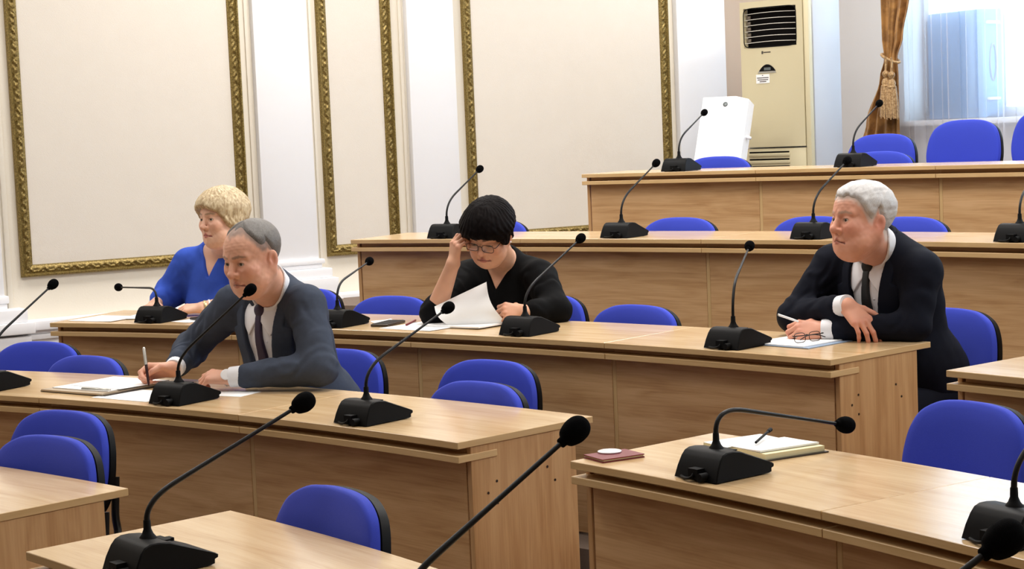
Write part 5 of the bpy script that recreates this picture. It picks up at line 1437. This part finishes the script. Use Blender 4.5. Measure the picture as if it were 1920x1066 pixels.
def woman_blue():
    fwd = V3(-0.477, -0.879, 0); N = V3(-1.402, 8.442, 1.122); floor = FLOORZ['C']
    right = V3(fwd[1], -fwd[0], 0)
    T = Torso(V3(-1.402, 8.442, 0) - fwd * 0.20 + V3(0, 0, floor + 0.50), N, fwd, 1.27, 1.12)
    Rs, Ls = N + right * 0.172 - V3(0, 0, 0.052), N - right * 0.168 - V3(0, 0, 0.055)
    Re, Rw = V3(-1.660, 8.580, 0.925), V3(-1.695, 8.385, 0.892)
    Le, Lw = V3(-1.235, 8.270, 0.900), V3(-1.440, 8.215, 0.884)
    root = person_root(T, floor, 'blonde woman in a blue jacket seated behind the writing man')
    head = Head(V3(-1.391, 8.150, 1.292), 52, 0, -2, 1.06, jaw=1.03, fat=0.6, nose=1.0, frown=0.002)
    legs, f = legs_prims(T, fwd, floor); kw = dict(belly=0.9, bust=1.0, slope=0.038)
    hr = hand_prims('R', Rw, (-0.15, -0.98, -0.08), (-0.10, 0.05, 0.99), [(28, 40, 22)] * 4, [(0.044, 0.040, -0.010), (0.046, 0.070, -0.020), (0.034, 0.094, -0.026)], scale=0.93)
    hl = hand_prims('L', Lw, (-1.0, 0.12, -0.05), (0.0, -0.35, 0.94), [(22, 34, 22)] * 4, [(0.044, 0.042, -0.010), (0.050, 0.074, -0.016), (0.044, 0.098, -0.022)], scale=0.93)
    cols = dict(base=SKINW1, lips=lin(186, 108, 100), brow=lin(150, 122, 96), blush=lin(214, 140, 120))
    arms = [(Rs, Re, Rw), (Ls, Le, Lw)]
    wr = [[(Re, Rw, 0.036, 0.023)], [(Le, Lw, 0.036, 0.023)]]
    body_mesh(root, T, head, (0.052, 0.058), arms, [(hr[0], hr[1], wr[0]), (hl[0], hl[1], wr[1])], legs, cols, kw, shrink=0.010)
    head.eyes(root, root.location, (-0.10, 0.02))
    def ex(q, az, f): return 0.016 * np.exp(-((az - 115) / 50) ** 2) * np.exp(-((q[:, 2] - 0.01) / 0.06) ** 2)
    hf = hair_fn(head, [(0, 0.050), (20, 0.040), (38, 0.026), (52, 0.004), (64, -0.022), (76, -0.042), (95, -0.056), (120, -0.074), (150, -0.090), (180, -0.094)], 0.015, 0.026, rough=0.0014, seed=7.0, stripes=0.0012, extra=ex)
    cloth('hair', root, hf, [head.world((0, -0.02, 0.02))], 0.18, 0.0032, hair_mat('blonde_bob', lin(166, 142, 106), lin(214, 196, 160), 60))
    mb = suit_mat('cobalt_blue_jacket', lin(56, 86, 186), 0.06)
    sl = [(Rs, Re, Re * 0.35 + Rw * 0.65), (Ls, Le, Le * 0.55 + Lw * 0.45)]
    blouse(root, T, sl, mb, kw, 8.0, (0.085, 0.050), r=(0.074, 0.070, 0.052), name='jacket')
    lower_clothes(root, T, legs, floor, suit_mat('dark_skirt', lin(34, 38, 58)), fwd, M['plastic'], 0.085)
    ax = Lw - Le; band(root, 'bracelet', Lw - nrm(ax) * 0.012, ax, 0.0275, 0.014, simple('pale_gold', lin(222, 200, 150), 0.3, metal=0.6)); band(root, 'bracelet', Lw - nrm(ax) * 0.032, ax, 0.0290, 0.008, M['gloss_white'])
woman_blue()

def woman_black():
    fwd = V3(-0.538, -0.843, 0); N = V3(-0.040, 7.560, 1.062); floor = FLOORZ['C']
    right = V3(fwd[1], -fwd[0], 0)
    kw = dict(belly=0.9, bust=1.15, slope=0.030)
    T = Torso(V3(-0.040, 7.560, 0) - fwd * 0.22 + V3(0, 0, floor + 0.50), N, fwd, 1.14, 1.18)
    Rs, Ls = N + right * 0.180 - V3(0, 0, 0.045), N - right * 0.185 - V3(0, 0, 0.042)
    Re, Rw = V3(-0.325, 7.400, 0.895), V3(-0.240, 7.300, 1.100)
    Le, Lw = V3(0.175, 7.300, 0.892), V3(0.050, 7.215, 0.896)
    root = person_root(T, floor, 'dark-haired woman in black looking down and adjusting her glasses')
    head = Head(V3(-0.118, 7.275, 1.178), 24, 27, 6, 1.03, jaw=1.04, fat=0.7, nose=1.0, frown=0.004, lid=(0.0026, -0.0040))
    legs, f = legs_prims(T, fwd, floor)
    hr = hand_prims('R', Rw, (0.16, -0.04, 0.98), (-0.86, -0.48, 0.10), [(34, 58, 34), (42, 62, 36), (50, 66, 38), (56, 66, 38)], [(0.036, 0.044, -0.022), (0.030, 0.074, -0.040), (0.022, 0.096, -0.050)], scale=0.93)
    hl = hand_prims('L', Lw, (-0.98, -0.05, 0.12), (-0.05, -0.86, 0.50), [(54, 62, 34), (58, 66, 34), (60, 68, 34), (62, 68, 34)], [(0.040, 0.042, -0.020), (0.034, 0.074, -0.034), (0.020, 0.094, -0.040)], scale=0.93)
    cols = dict(base=SKINW2, lips=lin(172, 100, 90), brow=lin(70, 50, 44), blush=lin(196, 116, 96))
    arms = [(Rs, Re, Rw), (Ls, Le, Lw)]
    wr = [[(Re, Rw, 0.046, 0.027)], [(Le, Lw, 0.040, 0.026)]]
    body_mesh(root, T, head, (0.054, 0.062), arms, [(hr[0], hr[1], wr[0]), (hl[0], hl[1], wr[1])], legs, cols, kw, shrink=0.010)
    head.eyes(root, root.location, (0.0, -0.35))
    def ex(q, az, f): return 0.010 * np.exp(-((az - 70) / 60) ** 2) * np.exp(-((q[:, 2] - 0.04) / 0.05) ** 2)
    hf = hair_fn(head, [(0, 0.030), (20, 0.026), (38, 0.016), (52, -0.004), (64, -0.030), (76, -0.036), (88, -0.012), (98, 0.0), (110, -0.040), (140, -0.070), (180, -0.080)], 0.018, 0.029, rough=0.0016, seed=11.0, stripes=0.0012, extra=ex)
    cloth('hair', root, hf, [head.world((0, -0.02, 0.03))], 0.18, 0.0032, hair_mat('dark_hair', lin(7, 4, 4), lin(15, 9, 9), 80, 0.6, 0.06))
    mb = suit_mat('black_knit', lin(7, 7, 8), 0.08)
    sl = [(Rs, Re, Re * 0.93 + Rw * 0.07), (Ls, Le, Le * 0.30 + Lw * 0.70)]
    blouse(root, T, sl, mb, kw, 12.0, (0.062, 0.050), r=(0.074, 0.062, 0.050))
    lower_clothes(root, T, legs, floor, suit_mat('black_skirt', lin(8, 8, 9)), fwd, M['plastic'], 0.092)
    # necklace
    nk = [T.world((0.062 * math.sin(a), 0.0, T.L - 0.005)) for a in (0,)]
    pts = []
    for a in np.linspace(-2.0, 2.0, 25):
        x = 0.066 * math.sin(a); z = T.L - 0.010 - 0.052 * max(0, math.cos(a)) ** 1.3
        qs = np.stack([np.full(150, x), np.linspace(-0.06, 0.2, 150), np.full(150, z)], 1).astype(f32)
        dd = np.minimum(T.base(qs, **kw) + 0.010, sd_cone(T.o.astype(f32) + qs @ T.R.T.astype(f32), head.world((0, -0.028, -0.045)), T.world((0, -0.028, T.L - 0.03)), 0.054, 0.062))
        ins = np.where(dd < 0)[0]; y = float(qs[ins[-1], 1]) + 0.002 if len(ins) else 0.05
        pts.append(Vector(T.world((x, y, z)) - np.array(root.location)))
    tube_obj('necklace', pts, 0.0016, M['red'], root, 6)
    # ear ring
    v, f_ = lathe_mesh([(0.004, -0.004), (0.006, 0.0), (0.004, 0.004)], 10); e = mesh_obj('earring', v, f_, M['gloss_white'], root, True); e.location = head.world((-0.083, -0.012, -0.040)) - np.array(root.location)
    # glasses pushed down the nose, and the lifted page
    lens = glass_mat(); lens.name = 'spectacle_lens'; lens.node_tree.nodes['Mix Shader'].inputs[0].default_value = 0.03
    g = eyeglasses('eyeglasses', (0, 0, 0), 0, 'thin dark rimmed eyeglasses held by the woman in black', M['metal_k'], False, lens=lens)
    Rm = Matrix([list(r) + [0] for r in head.R.tolist()] + [[0, 0, 0, 1]])
    g.matrix_world = Matrix.Translation(head.world((0, 0.104, -0.003))) @ Rm @ Matrix.Rotation(math.radians(-4), 4, 'Y') @ Matrix.Diagonal((1.03, 1, 1.03, 1))
woman_black()
# page lifted by the woman in black
def lifted_page():
    B0, B1, T0, T1 = V3(-0.270, 7.255, 0.853), V3(-0.030, 7.215, 0.858), V3(-0.325, 7.330, 0.925), V3(-0.105, 7.335, 1.018)
    n = 12; vs, fs = [], []
    for lay in (0, 1):
        for j in range(n + 1):
            for i in range(n + 1):
                u, v = i / n, j / n
                p = (B0 * (1 - u) + B1 * u) * (1 - v) + (T0 * (1 - u) + T1 * u) * v
                p = p + V3(-0.02, -0.05, 0.0) * math.sin(math.pi * v) * (0.6 + 0.4 * u) + V3(0, -1, 0.2) * 0.001 * lay
                vs.append(p)
    m = (n + 1) ** 2
    for j in range(n):
        for i in range(n):
            a = j * (n + 1) + i; fs += [(a, a + n + 1, a + n + 2, a + 1), (m + a, m + a + 1, m + a + n + 2, m + a + n + 1)]
    org = (B0 + B1) / 2
    o = mesh_obj('paper_page', [v - org for v in vs], fs, M['paper'], None, True); o.location = org
    return tag(o, 'white page lifted off its stack by the woman in black', 'paper')
lifted_page()
